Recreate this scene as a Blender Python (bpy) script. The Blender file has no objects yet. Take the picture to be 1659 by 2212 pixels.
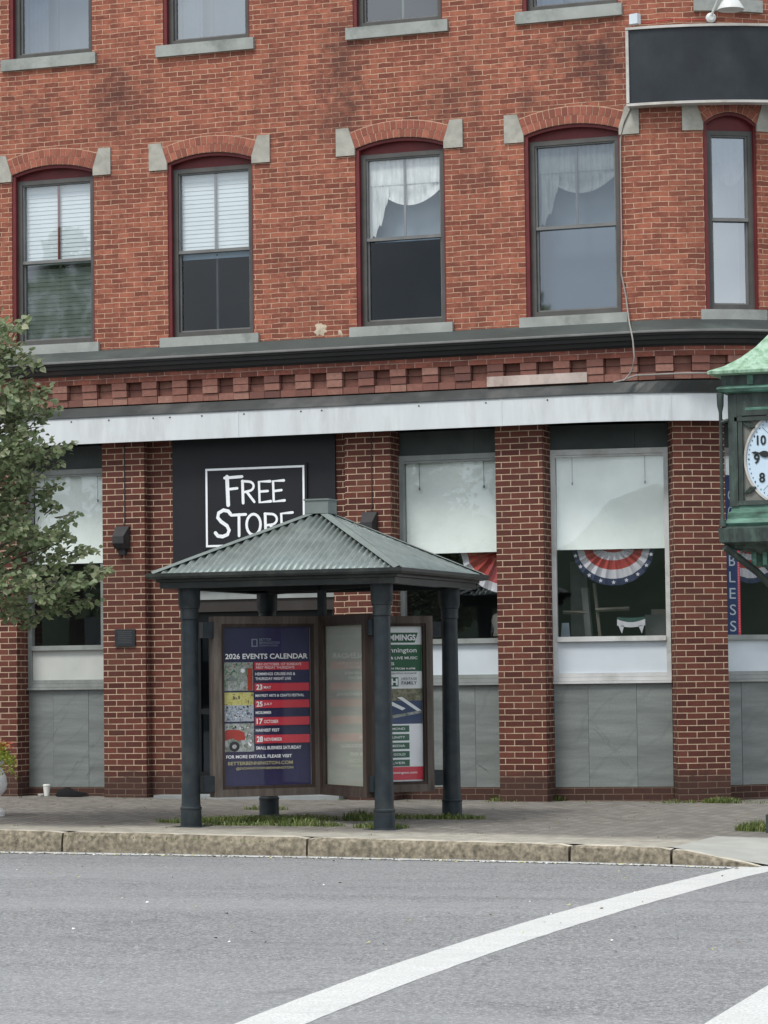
import bpy, bmesh, math, random
from mathutils import Vector, Matrix
random.seed(7)
R = math.radians
SC = bpy.context.scene
COL = SC.collection
# ------------------------------------------------------------------ camera
F = 6370.0                       # focal length in units of a 1659 px wide picture
YAW, PITCH, ROLL = R(20), math.atan(364/6370), 0.0125
CAM = Vector((11.25, -30.9, 1.34))
f0 = Vector((-math.sin(YAW), math.cos(YAW), 0)); r0 = Vector((math.cos(YAW), math.sin(YAW), 0)); u00 = Vector((0, 0, 1))
fw = f0*math.cos(PITCH) + u00*math.sin(PITCH); u0 = u00*math.cos(PITCH) - f0*math.sin(PITCH)
cr = r0*math.cos(ROLL) - u0*math.sin(ROLL); cu_ = r0*math.sin(ROLL) + u0*math.cos(ROLL)
cd = bpy.data.cameras.new('camera'); cam = bpy.data.objects.new('camera', cd); COL.objects.link(cam)
M = Matrix((cr, cu_, -fw)).transposed().to_4x4(); M.translation = CAM; cam.matrix_world = M
cd.sensor_fit = 'HORIZONTAL'; cd.sensor_width = 36; cd.lens = 36*F/1659; cd.clip_end = 2000; cd.clip_start = .1
SC.camera = cam
# ------------------------------------------------------------------ world, sun, exposure
w = bpy.data.worlds.new('World'); SC.world = w; w.use_nodes = True
nt = w.node_tree; nt.nodes.clear()
SUN_EL, SUN_AZ = R(58), R(200)
sky = nt.nodes.new('ShaderNodeTexSky'); sky.sky_type = 'NISHITA'; sky.sun_disc = False
sky.sun_elevation = SUN_EL; sky.sun_rotation = SUN_AZ; sky.dust_density = 2
tc = nt.nodes.new('ShaderNodeTexCoord'); nz = nt.nodes.new('ShaderNodeTexNoise'); nz.inputs['Scale'].default_value = 8; nz.inputs['Detail'].default_value = 7
rp = nt.nodes.new('ShaderNodeValToRGB'); e = rp.color_ramp.elements
e[0].position = .38; e[0].color = (4.6, 5.1, 5.8, 1); e[1].position = .62; e[1].color = (9.5, 9.8, 10.0, 1)
mx = nt.nodes.new('ShaderNodeMix'); mx.data_type = 'RGBA'; mx.inputs[0].default_value = .88
bg = nt.nodes.new('ShaderNodeBackground'); bg.inputs[1].default_value = .095; wo = nt.nodes.new('ShaderNodeOutputWorld')
L_ = nt.links.new
L_(tc.outputs['Generated'], nz.inputs['Vector']); L_(nz.outputs['Fac'], rp.inputs[0]); L_(sky.outputs[0], mx.inputs[6]); L_(rp.outputs[0], mx.inputs[7])
L_(mx.outputs[2], bg.inputs[0]); L_(bg.outputs[0], wo.inputs[0])
sd = bpy.data.lights.new('sun', 'SUN'); sd.energy = 1.45; sd.angle = R(16); sd.color = (1, .97, .92)
so = bpy.data.objects.new('sun', sd); COL.objects.link(so)
# from behind-left of the camera, high
sdir = Vector((-.35*math.cos(SUN_EL), -math.cos(SUN_EL), math.sin(SUN_EL)))
so.rotation_euler = sdir.to_track_quat('Z', 'Y').to_euler()
SC.view_settings.view_transform = 'Standard'; SC.view_settings.look = 'None'; SC.view_settings.exposure = 0.85; SC.view_settings.gamma = 1
SC.render.resolution_x = 768; SC.render.resolution_y = 1024
SC.render.engine = 'CYCLES'

# ------------------------------------------------------------------ pixel <-> world helpers (survey of the photograph)
def project(P):
    v = P - CAM; z = v.dot(fw)
    return 829.5 + F*v.dot(cr)/z, 1106 - F*v.dot(cu_)/z
def ray(px, py):
    return (fw + cr*((px-829.5)/F) + cu_*((1106-py)/F))
def ground_at(px, py, z):
    d = ray(px, py); return CAM + d*((z-CAM.z)/d.z)
def depth_at(px, py, dep):           # point at a camera-forward distance
    return CAM + ray(px, py)*dep
class Path:
    def __init__(s, s0, rad): s.s0, s.rad = s0, rad
    def pn(s, t):
        if t <= s.s0: return Vector((t, 0, 0)), Vector((0, -1, 0))
        a = (t-s.s0)/s.rad
        if a < math.pi/2:
            return Vector((s.s0+s.rad*math.sin(a), s.rad-s.rad*math.cos(a), 0)), Vector((math.sin(a), -math.cos(a), 0))
        return Vector((s.s0+s.rad, s.rad+(a-math.pi/2)*s.rad, 0)), Vector((1, 0, 0))
    def P(s, t, z, d=0.0):
        p, n = s.pn(t); q = p+n*d; return Vector((q.x, q.y, z))
    def inv(s, px, py, d=0.0):
        z = 3.0; t = 0
        for _ in range(6):
            lo, hi = -14.0, min(s.s0+s.rad*1.0, 9.0)
            for _ in range(40):
                m = (lo+hi)/2
                if project(s.P(m, z, d))[0] < px: lo = m
                else: hi = m
            t = (lo+hi)/2
            zl, zh = -3.0, 20.0
            for _ in range(40):
                m = (zl+zh)/2
                if project(s.P(t, m, d))[1] > py: zl = m
                else: zh = m
            z = (zl+zh)/2
        return t, z
FL0 = Path(1e6, 1.0)
_a, _ = FL0.inv(1370, 600, 0); _b, _ = FL0.inv(1240, 1300, 0)
U = Path(_a, 2.0); LO = Path(_b, 2.6)

# ------------------------------------------------------------------ materials
MATS = {}
def nodes(name):
    m = bpy.data.materials.new(name); m.use_nodes = True; t = m.node_tree
    b = t.nodes['Principled BSDF']; MATS[name] = m; return m, t, b
def N(t, typ, **kw):
    n = t.nodes.new(typ)
    for k, v in kw.items():
        if k in n.inputs: n.inputs[k].default_value = v
        else: setattr(n, k, v)
    return n
def mixc(t, fac, a, b, mode='MIX'):
    n = t.nodes.new('ShaderNodeMix'); n.data_type = 'RGBA'; n.blend_type = mode
    for s, v in ((0, fac), (6, a), (7, b)):
        if isinstance(v, (int, float)): n.inputs[s].default_value = v
        elif isinstance(v, tuple): n.inputs[s].default_value = (v+(1,))[:4]
        else: t.links.new(v, n.inputs[s])
    return n.outputs[2]
def ramp(t, src, stops):
    n = t.nodes.new('ShaderNodeValToRGB'); el = n.color_ramp.elements
    while len(el) < len(stops): el.new(.5)
    for i, (p, c) in enumerate(stops):
        el[i].position = p; c = (c, c, c) if isinstance(c, (int, float)) else c; el[i].color = (c[0], c[1], c[2], 1)
    t.links.new(src, n.inputs[0]); return n.outputs[0]
def coords(t, kind='UV', scale=(1, 1, 1), rot=0):
    tcn = t.nodes.new('ShaderNodeTexCoord'); mp = t.nodes.new('ShaderNodeMapping')
    mp.inputs['Scale'].default_value = scale; mp.inputs['Rotation'].default_value = (0, 0, rot)
    t.links.new(tcn.outputs[kind], mp.inputs[0]); return mp.outputs[0]
def noise(t, vec, scale, detail=4, rough=.55):
    n = N(t, 'ShaderNodeTexNoise', Scale=scale, Detail=detail, Roughness=rough); t.links.new(vec, n.inputs['Vector']); return n.outputs['Fac']
def bump(t, b, h, strength=.4, dist=.01):
    n = N(t, 'ShaderNodeBump', Strength=strength, Distance=dist); t.links.new(h, n.inputs['Height']); t.links.new(n.outputs[0], b.inputs['Normal'])
def mat_plain(name, col, rough=.6, var=.25, sc=6, bmp=.15, metal=0, spec=.3, dirt=None, stretch=(1, 1, 1)):
    m, t, b = nodes(name)
    v = coords(t, 'Object', stretch); n1 = noise(t, v, sc, 6); n2 = noise(t, v, sc*6, 3)
    lo = tuple(c*(1-var) for c in col); hi = tuple(min(1, c*(1+var*.7)) for c in col)
    c = ramp(t, n1, [(.3, lo), (.7, hi)])
    if dirt:
        f = ramp(t, noise(t, v, sc*.45, 8, .7), [(.5, 0.0), (.72, 1.0)]); c = mixc(t, f, c, dirt)
    t.links.new(c, b.inputs['Base Color']); b.inputs['Roughness'].default_value = rough; b.inputs['Metallic'].default_value = metal
    b.inputs['Specular IOR Level'].default_value = spec
    if bmp: bump(t, b, n2, bmp, .004)
    return m
def half(t, src):
    n = N(t, 'ShaderNodeMath', operation='MULTIPLY'); t.links.new(src, n.inputs[0]); n.inputs[1].default_value = .38; return n.outputs[0]
STAINS = [(s_, z_, a_, b_, k_) for (px, py, a_, b_, k_) in ((258, 205, .55, .45, .6), (735, 135, .35, .75, .8), (735, 250, .35, .6, .55), (1290, 115, .95, .38, .85), (1295, 160, .30, .5, .7), (965, 215, .5, .6, .5), (1140, 215, .30, .35, .6), (700, 265, .4, .3, .4), (60, 250, .7, .35, .4), (1330, 640, .2, .35, .3)) for (s_, z_) in [FL0.inv(px, py, 0)]]
def mat_brick(name, c1, c2, c3, mortar, bw, rh, ms, warp=.004, stains=True, dark=(.05, .03, .028), hue=.5):
    m, t, b = nodes(name)
    uv = coords(t, 'UV')
    nw = N(t, 'ShaderNodeTexNoise', Scale=5.0, Detail=3); t.links.new(uv, nw.inputs['Vector'])
    sub = N(t, 'ShaderNodeVectorMath', operation='SUBTRACT'); t.links.new(nw.outputs['Color'], sub.inputs[0]); sub.inputs[1].default_value = (.5, .5, .5)
    scl = N(t, 'ShaderNodeVectorMath', operation='SCALE'); t.links.new(sub.outputs[0], scl.inputs[0]); scl.inputs['Scale'].default_value = warp*4
    ad = N(t, 'ShaderNodeVectorMath', operation='ADD'); t.links.new(uv, ad.inputs[0]); t.links.new(scl.outputs[0], ad.inputs[1])
    br = N(t, 'ShaderNodeTexBrick', offset=.5)
    for k, v in (('Scale', 1.0), ('Mortar Size', ms), ('Mortar Smooth', .25), ('Bias', 0.0), ('Brick Width', bw), ('Row Height', rh)): br.inputs[k].default_value = v
    br.inputs['Color1'].default_value = (0, 0, 0, 1); br.inputs['Color2'].default_value = (1, 1, 1, 1); br.inputs['Mortar'].default_value = (.5, .5, .5, 1)
    t.links.new(ad.outputs[0], br.inputs['Vector'])
    col = ramp(t, br.outputs['Color'], [(0.0, tuple(x*.82 for x in c1)), (.12, c1), (.45, c2), (.75, c3), (1.0, tuple(min(1, x*1.15) for x in c3))])
    big = noise(t, uv, .9, 5); fine = noise(t, uv, 28, 4, .7)
    col = mixc(t, ramp(t, fine, [(.3, .3), (.7, 0.0)]), col, tuple(x*.6 for x in c2))
    patch = noise(t, uv, 9, 4, .7); col = mixc(t, ramp(t, patch, [(.34, .75 if stains else .3), (.5, 0.0)]), col, tuple(x*.62 for x in c2)); col = mixc(t, ramp(t, patch, [(.52, 0.0), (.70, .6 if stains else .2)]), col, tuple(min(1, x*1.25) for x in c3))
    col = mixc(t, ramp(t, big, [(.35, .0), (.75, .5)]), col, tuple(x*.8 for x in c1))
    mort = mixc(t, ramp(t, noise(t, uv, 7.0, 5, .75), [(.46, 0.0), (.66, .85 if stains else .4)]), mortar, c2)
    out = mixc(t, br.outputs['Fac'], col, mort)
    if stains:
        v2 = coords(t, 'UV', (1.6, .55, 1)); s = noise(t, v2, .8, 7, .65)
        out = mixc(t, ramp(t, s, [(.52, 0.0), (.74, .42)]), out, dark)
        edge = noise(t, uv, 4.5, 8, .75)
        for (su, sz, ru, rz, k) in STAINS:      # old soot and moss patches, each with a place of its own
            mp = N(t, 'ShaderNodeMapping'); mp.inputs['Location'].default_value = (-su/ru, -sz/rz, 0); mp.inputs['Scale'].default_value = (1/ru, 1/rz, 0); t.links.new(uv, mp.inputs[0])
            ln = N(t, 'ShaderNodeVectorMath', operation='LENGTH'); t.links.new(mp.outputs[0], ln.inputs[0])
            mm = N(t, 'ShaderNodeMath', operation='MULTIPLY_ADD'); t.links.new(edge, mm.inputs[0]); mm.inputs[1].default_value = 2.6; t.links.new(ln.outputs['Value'], mm.inputs[2])
            out = mixc(t, ramp(t, mm.outputs[0], [(.95/2, k), (1.75/2, 0.0)]) if False else ramp(t, half(t, mm.outputs[0]), [(.44, k*.85), (.86, 0.0)]), out, dark)
        pale = noise(t, coords(t, 'UV', (1.0, 1.0, 1.3)), 1.7, 6, .6)
        out = mixc(t, ramp(t, pale, [(.58, 0.0), (.78, .35)]), out, tuple(min(1, x*1.5) for x in c3))
    else:       # splashed dirt on the lowest courses, faded joints, odd patches of wear
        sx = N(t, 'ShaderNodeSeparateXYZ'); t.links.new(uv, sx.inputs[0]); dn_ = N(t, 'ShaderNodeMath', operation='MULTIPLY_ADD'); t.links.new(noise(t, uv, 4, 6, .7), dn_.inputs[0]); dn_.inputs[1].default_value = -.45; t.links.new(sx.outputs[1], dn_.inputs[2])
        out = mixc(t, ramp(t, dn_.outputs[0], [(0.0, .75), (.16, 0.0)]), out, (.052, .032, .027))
        out = mixc(t, ramp(t, noise(t, uv, 1.3, 7, .7), [(.50, 0.0), (.72, .45)]), out, (.10, .055, .042))
    t.links.new(out, b.inputs['Base Color']); b.inputs['Roughness'].default_value = .88; b.inputs['Specular IOR Level'].default_value = .2
    inv = N(t, 'ShaderNodeMath', operation='SUBTRACT'); inv.inputs[0].default_value = 1; t.links.new(br.outputs['Fac'], inv.inputs[1])
    ma = N(t, 'ShaderNodeMath', operation='MULTIPLY_ADD'); t.links.new(fine, ma.inputs[0]); ma.inputs[1].default_value = .6; t.links.new(inv.outputs[0], ma.inputs[2])
    bump(t, b, ma.outputs[0], .8, .008)
    return m
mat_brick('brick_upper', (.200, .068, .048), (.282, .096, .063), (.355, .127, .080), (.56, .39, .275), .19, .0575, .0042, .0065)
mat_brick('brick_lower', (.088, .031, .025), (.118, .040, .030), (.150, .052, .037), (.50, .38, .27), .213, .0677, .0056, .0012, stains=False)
mat_brick('brick_band', (.15, .055, .042), (.21, .072, .052), (.26, .092, .065), (.42, .31, .25), .21, .064, .004, .002)
def mat_dentil():
    m, t, b = nodes('dentil_brick')
    at = N(t, 'ShaderNodeAttribute', attribute_name='rnd'); v = coords(t, 'Object'); f = noise(t, v, 22, 4, .7)
    c = ramp(t, at.outputs['Fac'], [(0, (.13, .055, .045)), (.5, (.24, .10, .075)), (1, (.33, .17, .13))])
    c = mixc(t, ramp(t, f, [(.35, .4), (.65, 0.0)]), c, (.10, .05, .04))
    t.links.new(c, b.inputs['Base Color']); b.inputs['Roughness'].default_value = .9; bump(t, b, f, .3, .004)
mat_dentil()
mat_plain('sill_stone', (.31, .325, .305), .85, .16, 4, .4, dirt=(.15, .165, .15))
mat_plain('arch_stone', (.37, .36, .315), .85, .2, 7, .5, dirt=(.24, .235, .20))
mat_plain('red_paint', (.13, .022, .024), .5, .25, 5, .1)
mat_plain('bronze_frame', (.085, .083, .078), .45, .2, 5, .05)
mat_plain('bronze_light', (.17, .17, .165), .5, .2, 5, .05)
mat_plain('white_frame', (.55, .56, .55), .5, .15, 3, .1, dirt=(.28, .28, .25))
mat_plain('grey_frame', (.26, .28, .27), .55, .2, 3, .1, dirt=(.16, .17, .15))
mat_plain('panel_white', (.56, .62, .66), .55, .07, 2.2, .05)
mat_plain('panel_cream', (.50, .52, .49), .55, .12, 2.2, .25)
mat_plain('fascia_white', (.58, .61, .62), .5, .08, 2.5, .12, dirt=(.46, .475, .47), stretch=(3, 3, .6))
mat_plain('flashing', (.055, .060, .060), .5, .25, 3, .1, dirt=(.12, .12, .115))
mat_plain('copper_flashing', (.050, .060, .057), .5, .3, 3, .15, dirt=(.10, .12, .11), stretch=(.4, 1, 1))
mat_plain('cornice_dark', (.026, .026, .027), .5, .3, 3, .1, dirt=(.065, .045, .038), stretch=(.3, 1, 1))
mat_plain('transom_dark', (.045, .056, .054), .6, .25, 3, .1)
mat_plain('vein_dark', (.11, .125, .12), .7, .3, 9, .1)
mat_plain('vein_pale', (.26, .29, .28), .7, .2, 9, .1)
mat_plain('black_board', (.013, .014, .017), .55, .15, 2, .05)
mat_plain('white_paint', (.82, .84, .86), .6, .05, 12, .0)
mat_plain('blind_white', (.54, .60, .62), .6, .05, 5, 0)
mat_plain('blind_grey', (.14, .16, .15), .6, .1, 5, 0)
mat_plain('haze_board', (.22, .27, .31), .9, .12, 2, 0)
mat_plain('curtain_white', (.68, .71, .70), .9, .08, 9, .2)
mat_plain('curtain_dim', (.36, .39, .39), .9, .1, 9, .2)
mat_plain('curtain_blue', (.30, .36, .42), .9, .2, 5, .2)
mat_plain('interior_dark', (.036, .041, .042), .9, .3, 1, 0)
mat_plain('door_black', (.010, .011, .013), .35, .1, 3, .02)
mat_plain('lintel_wood', (.035, .03, .027), .7, .2, 4, .1)
mat_plain('iron_black', (.018, .026, .032), .45, .35, 9, .2, dirt=(.040, .044, .042))
mat_plain('iron_eave', (.018, .021, .020), .4, .3, 6, .1, dirt=(.05, .055, .045))
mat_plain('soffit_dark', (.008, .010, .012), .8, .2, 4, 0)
mat_plain('roof_cap', (.16, .19, .18), .55, .15, 6, .1)
mat_plain('weathered_wood', (.10, .082, .070), .8, .35, 6, .4, dirt=(.17, .145, .125), stretch=(3, 3, .4))
mat_plain('dark_wood', (.040, .027, .022), .75, .3, 6, .3, dirt=(.08, .062, .052), stretch=(3, 3, .4))
mat_plain('granite', (.25, .215, .16), .9, .6, 22, 1.0, dirt=(.10, .095, .065))
mat_plain('granite_top', (.50, .46, .38), .9, .25, 14, .5)  # paler copy of granite; the highlight on kerb tops is put into the colour
mat_plain('concrete', (.36, .36, .33), .9, .12, 3, .3, dirt=(.28, .28, .25))
mat_plain('threshold', (.26, .28, .28), .8, .15, 3, .2)
mat_plain('urn_stone', (.80, .80, .79), .85, .25, 12, .5)
mat_plain('bark', (.10, .085, .065), .9, .35, 8, .6)
mat_plain('cup_white', (.68, .68, .64), .6, .08, 20, .0)
mat_plain('black_cloth', (.006, .006, .007), .95, .2, 20, .2)
mat_plain('lamp_enamel', (.60, .62, .60), .4, .1, 6, .0)
mat_plain('lamp_dark', (.035, .035, .037), .5, .2, 8, .1)
mat_plain('sign_dark', (.020, .025, .031), .42, .22, 2.0, .05, dirt=(.034, .041, .047))
mat_plain('sign_trim', (.50, .48, .45), .4, .2, 3, .1, dirt=(.30, .26, .22))
mat_plain('cable_grey', (.28, .26, .24), .6, .15, 5, 0)
mat_plain('rust_strip', (.50, .42, .38), .8, .3, 4, .2, dirt=(.17, .06, .03), stretch=(1, 1, .6))
mat_plain('mortar_patch', (.50, .42, .32), .9, .25, 20, .5)
mat_plain('bunting_red', (.36, .055, .05), .85, .12, 12, .1)
mat_plain('bunting_white', (.50, .51, .54), .85, .08, 12, .1)
mat_plain('bunting_blue', (.035, .045, .10), .85, .2, 12, .1)
mat_plain('banner_blue', (.030, .052, .125), .8, .15, 5, .1)
mat_plain('banner_text', (.42, .48, .52), .8, .08, 5, 0)
mat_plain('easel_wood', (.14, .13, .11), .8, .2, 8, .1)
mat_plain('grey_card', (.10, .11, .11), .8, .25, 5, 0)
mat_plain('swag_green', (.03, .075, .065), .8, .2, 5, 0)
mat_plain('flower_red', (.62, .10, .05), .7, .2, 20, 0)
mat_plain('flower_yellow', (.55, .50, .08), .7, .2, 20, 0)
mat_plain('poster_navy', (.030, .027, .085), .45, .3, 1.6, 0)
mat_plain('poster_red', (.60, .045, .070), .45, .08, 5, 0)
mat_plain('poster_white', (.84, .86, .88), .45, .05, 5, 0)
mat_plain('poster_text', (.88, .88, .89), .45, .03, 5, 0)
mat_plain('poster_gold', (.42, .38, .20), .45, .1, 5, 0)
mat_plain('poster_dim', (.20, .22, .30), .45, .1, 5, 0)
mat_plain('poster_green', (.03, .12, .065), .45, .1, 5, 0)
mat_plain('leaf_print', (.10, .20, .08), .45, .2, 9, 0)
mat_plain('lime_print', (.45, .44, .14), .45, .2, 9, 0)
mat_plain('poster_board', (.42, .45, .38), .6, .10, 2, 0, dirt=(.46, .42, .37), stretch=(1, 1, 6))
mat_plain('ink_grey', (.12, .14, .15), .5, .1, 5, 0)
mat_plain('car_red', (.40, .035, .02), .4, .2, 9, 0)
mat_plain('car_blue', (.05, .07, .16), .4, .2, 9, 0)
mat_plain('tyre_dark', (.02, .02, .02), .6, .2, 9, 0)
mat_plain('hill_green', (.055, .085, .05), .95, .4, .25, 0)
mat_plain('clock_frame', (.036, .048, .043), .5, .4, 8, .2, dirt=(.085, .13, .105), stretch=(2, 2, .6))
mat_plain('clock_plate', (.17, .17, .15), .6, .15, 6, .1)
mat_plain('clock_glass', (.50, .62, .72), .25, .06, 2, 0)
mat_plain('clock_black', (.02, .025, .026), .5, .2, 9, 0)
def mat_photo(name, cols, sc):
    m, t, b = nodes(name); v = coords(t, 'Object'); n = noise(t, v, sc, 5, .75)
    k = len(cols); c = ramp(t, n, [(.28+.44*i/(k-1), x) for i, x in enumerate(cols)])
    t.links.new(c, b.inputs['Base Color']); b.inputs['Roughness'].default_value = .5
mat_photo('photo_green', [(.03, .05, .04), (.10, .17, .09), (.35, .40, .38), (.20, .07, .05), (.5, .5, .5)], 26)
mat_photo('photo_yellow', [(.10, .09, .05), (.48, .40, .10), (.62, .58, .22), (.50, .46, .16), (.7, .68, .5)], 26)
mat_photo('photo_crowd', [(.04, .06, .12), (.22, .28, .36), (.52, .54, .56), (.10, .16, .30), (.40, .33, .27)], 34)
mat_photo('photo_grey', [(.06, .08, .06), (.18, .20, .16), (.40, .42, .42), (.55, .56, .56)], 20)
mat_photo('photo_wood', [(.05, .05, .035), (.13, .11, .07), (.25, .24, .16), (.38, .36, .30)], 24)
def mat_glass(name, refl, tint=(.9, .95, .95), wav=.02, rough=.01, gcol=(.85, .9, .95)):
    m, t, b = nodes(name); t.nodes.remove(b); out = t.nodes['Material Output']
    tr = N(t, 'ShaderNodeBsdfTransparent'); tr.inputs[0].default_value = tint+(1,)
    gl = N(t, 'ShaderNodeBsdfGlossy', Roughness=rough); gl.inputs[0].default_value = gcol+(1,)
    n = noise(t, coords(t, 'Object'), 1.6, 2); bp = N(t, 'ShaderNodeBump', Strength=wav*6, Distance=.02); t.links.new(n, bp.inputs['Height']); t.links.new(bp.outputs[0], gl.inputs['Normal'])
    mxs = N(t, 'ShaderNodeMixShader'); mxs.inputs[0].default_value = refl
    t.links.new(tr.outputs[0], mxs.inputs[1]); t.links.new(gl.outputs[0], mxs.inputs[2]); t.links.new(mxs.outputs[0], out.inputs[0])
mat_glass('glass', .12, (.97, .98, .98), .002); mat_glass('glass_dark', .042, (.6, .68, .75), .002); mat_glass('glass_sky', .24, (.45, .5, .53), .002, .02); mat_glass('glass_haze', .16, (.78, .80, .80), .003, .05)
mat_glass('glass_shade', .09, (1, 1, 1), .001); mat_glass('glass_pale', .36, (.5, .55, .58), .002, .02); mat_glass('glass_mid', .14, (.7, .75, .72), .006, .03); mat_glass('glass_poster', .05, (.97, .97, .97), .01, .03)
mat_glass('glass_faded', .22, (.97, .97, .97), .005, .04)
def mat_marble():
    m, t, b = nodes('green_marble'); v = coords(t, 'UV', (1, 1, 1), R(52)); s = coords(t, 'UV', (.5, 5, 1), R(52))
    wv = N(t, 'ShaderNodeTexWave', Scale=.8, Distortion=9.0, Detail=4); t.links.new(v, wv.inputs['Vector'])
    n = noise(t, s, 1.4, 8, .65); f = noise(t, coords(t, 'UV'), 60, 3)
    c = ramp(t, n, [(.32, (.125, .14, .134)), (.5, (.178, .198, .19)), (.68, (.232, .255, .245))])
    c = mixc(t, ramp(t, wv.outputs['Fac'], [(.0, .22), (.05, 0.0)]), c, (.09, .11, .105))
    c = mixc(t, ramp(t, f, [(.35, .3), (.6, 0.0)]), c, (.11, .13, .125))
    t.links.new(c, b.inputs['Base Color']); b.inputs['Roughness'].default_value = .55
mat_marble()
def mat_shade():
    m, t, b = nodes('cloth_shade'); v = coords(t, 'Object'); n = noise(t, v, 1.8, 5, .6); f = noise(t, v, 14, 3)
    c = ramp(t, n, [(.35, (.74, .82, .78)), (.65, (.84, .92, .88))]); c = mixc(t, ramp(t, f, [(.62, 0.0), (.75, .3)]), c, (.86, .92, .87))
    t.links.new(c, b.inputs['Base Color']); b.inputs['Roughness'].default_value = .85; bump(t, b, n, .25, .05)
mat_shade()
def mat_roof():
    m, t, b = nodes('roof_tin'); v = coords(t, 'UV', (1, 1, 1)); n = noise(t, coords(t, 'Object', (2, 2, 2)), 3, 6, .65)
    n2 = noise(t, coords(t, 'UV', (14, 1.3, 1)), 3, 4)
    c = ramp(t, n, [(.35, (.16, .195, .185)), (.65, (.24, .28, .267))]); c = mixc(t, ramp(t, n2, [(.5, 0.0), (.75, .5)]), c, (.27, .32, .305))
    t.links.new(c, b.inputs['Base Color']); b.inputs['Roughness'].default_value = .38; b.inputs['Metallic'].default_value = .35
mat_roof()
def mat_copper():
    m, t, b = nodes('green_copper'); v = coords(t, 'Object', (7, 7, 1.2)); n = noise(t, v, 2.5, 7, .7)
    c = ramp(t, n, [(.3, (.09, .17, .10)), (.46, (.20, .33, .22)), (.62, (.33, .47, .37)), (.8, (.22, .27, .13))])
    t.links.new(c, b.inputs['Base Color']); b.inputs['Roughness'].default_value = .7; bump(t, b, n, .2, .004)
mat_copper()
mat_plain('copper_mid', (.09, .19, .145), .6, .45, 7, .2, dirt=(.03, .045, .035), stretch=(1, 1, 3))
def mat_asphalt():
    m, t, b = nodes('asphalt'); v = coords(t, 'Object'); f = noise(t, v, 48, 3, .9); sp = noise(t, v, 20, 4, .9); g = noise(t, v, .7, 5, .6)
    wear = noise(t, coords(t, 'Object', (.15, 1.2, 1)), .9, 4)
    c = ramp(t, f, [(.36, (.05, .051, .053)), (.5, (.170, .172, .174)), (.63, (.46, .463, .46))])
    c = mixc(t, ramp(t, sp, [(.35, .5), (.6, 0.0)]), c, (.095, .097, .10))
    c = mixc(t, ramp(t, sp, [(.60, 0.0), (.74, .55)]), c, (.50, .50, .49))
    c = mixc(t, ramp(t, g, [(.35, .18), (.65, 0.0)]), c, (.13, .132, .135)); c = mixc(t, ramp(t, noise(t, coords(t, 'Object', (.5, 1, 1)), 5, 4, .6), [(.4, 0.0), (.7, .25)]), c, (.27, .272, .274))
    # long sealed seams, oil drips and a tyre-polished lane
    sm = noise(t, coords(t, 'Object', (.12, 2.2, 1)), 1.3, 6, .6); c = mixc(t, ramp(t, sm, [(.54, 0.0), (.66, .30)]), c, (.11, .112, .115)); lane = noise(t, coords(t, 'Object', (.06, .55, 1)), 1.0, 3, .5); c = mixc(t, ramp(t, lane, [(.45, 0.0), (.62, .35)]), c, (.30, .303, .305))
    oil = noise(t, v, 1.9, 5, .6); c = mixc(t, ramp(t, oil, [(.66, 0.0), (.74, .35)]), c, (.085, .086, .088))
    vo = N(t, 'ShaderNodeTexVoronoi', Scale=.55, feature='DISTANCE_TO_EDGE'); nn_ = N(t, 'ShaderNodeTexNoise', Scale=2.2, Detail=6); t.links.new(v, nn_.inputs['Vector'])
    wv = mixc(t, .25, v, nn_.outputs['Color']); t.links.new(wv, vo.inputs['Vector'])
    ck_ = ramp(t, vo.outputs['Distance'], [(0.0, .55), (.006, 0.0)]); gate = ramp(t, noise(t, v, .35, 3), [(.5, 0.0), (.6, 1.0)])
    mm_ = N(t, 'ShaderNodeMath', operation='MULTIPLY'); t.links.new(ck_, mm_.inputs[0]); t.links.new(gate, mm_.inputs[1]); c = mixc(t, mm_.outputs[0], c, (.06, .06, .062))
    t.links.new(c, b.inputs['Base Color']); b.inputs['Roughness'].default_value = .85; bump(t, b, f, .35, .004)
mat_asphalt()
def mat_line():
    m, t, b = nodes('road_paint'); v = coords(t, 'Object'); f = noise(t, v, 60, 4, .85); g = noise(t, v, 3, 5, .7); h = noise(t, coords(t, 'Object', (1, 4, 1)), 2.2, 5, .7)
    c = ramp(t, f, [(.33, (.20, .203, .205)), (.42, (.42, .425, .415)), (.52, (.55, .555, .535)), (.68, (.62, .625, .60))]); c = mixc(t, ramp(t, g, [(.40, 0.0), (.7, .5)]), c, (.42, .425, .41)); c = mixc(t, ramp(t, h, [(.56, 0.0), (.72, .5)]), c, (.33, .335, .33))
    t.links.new(c, b.inputs['Base Color']); b.inputs['Roughness'].default_value = .85; bump(t, b, f, .3, .003)
mat_line()
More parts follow.
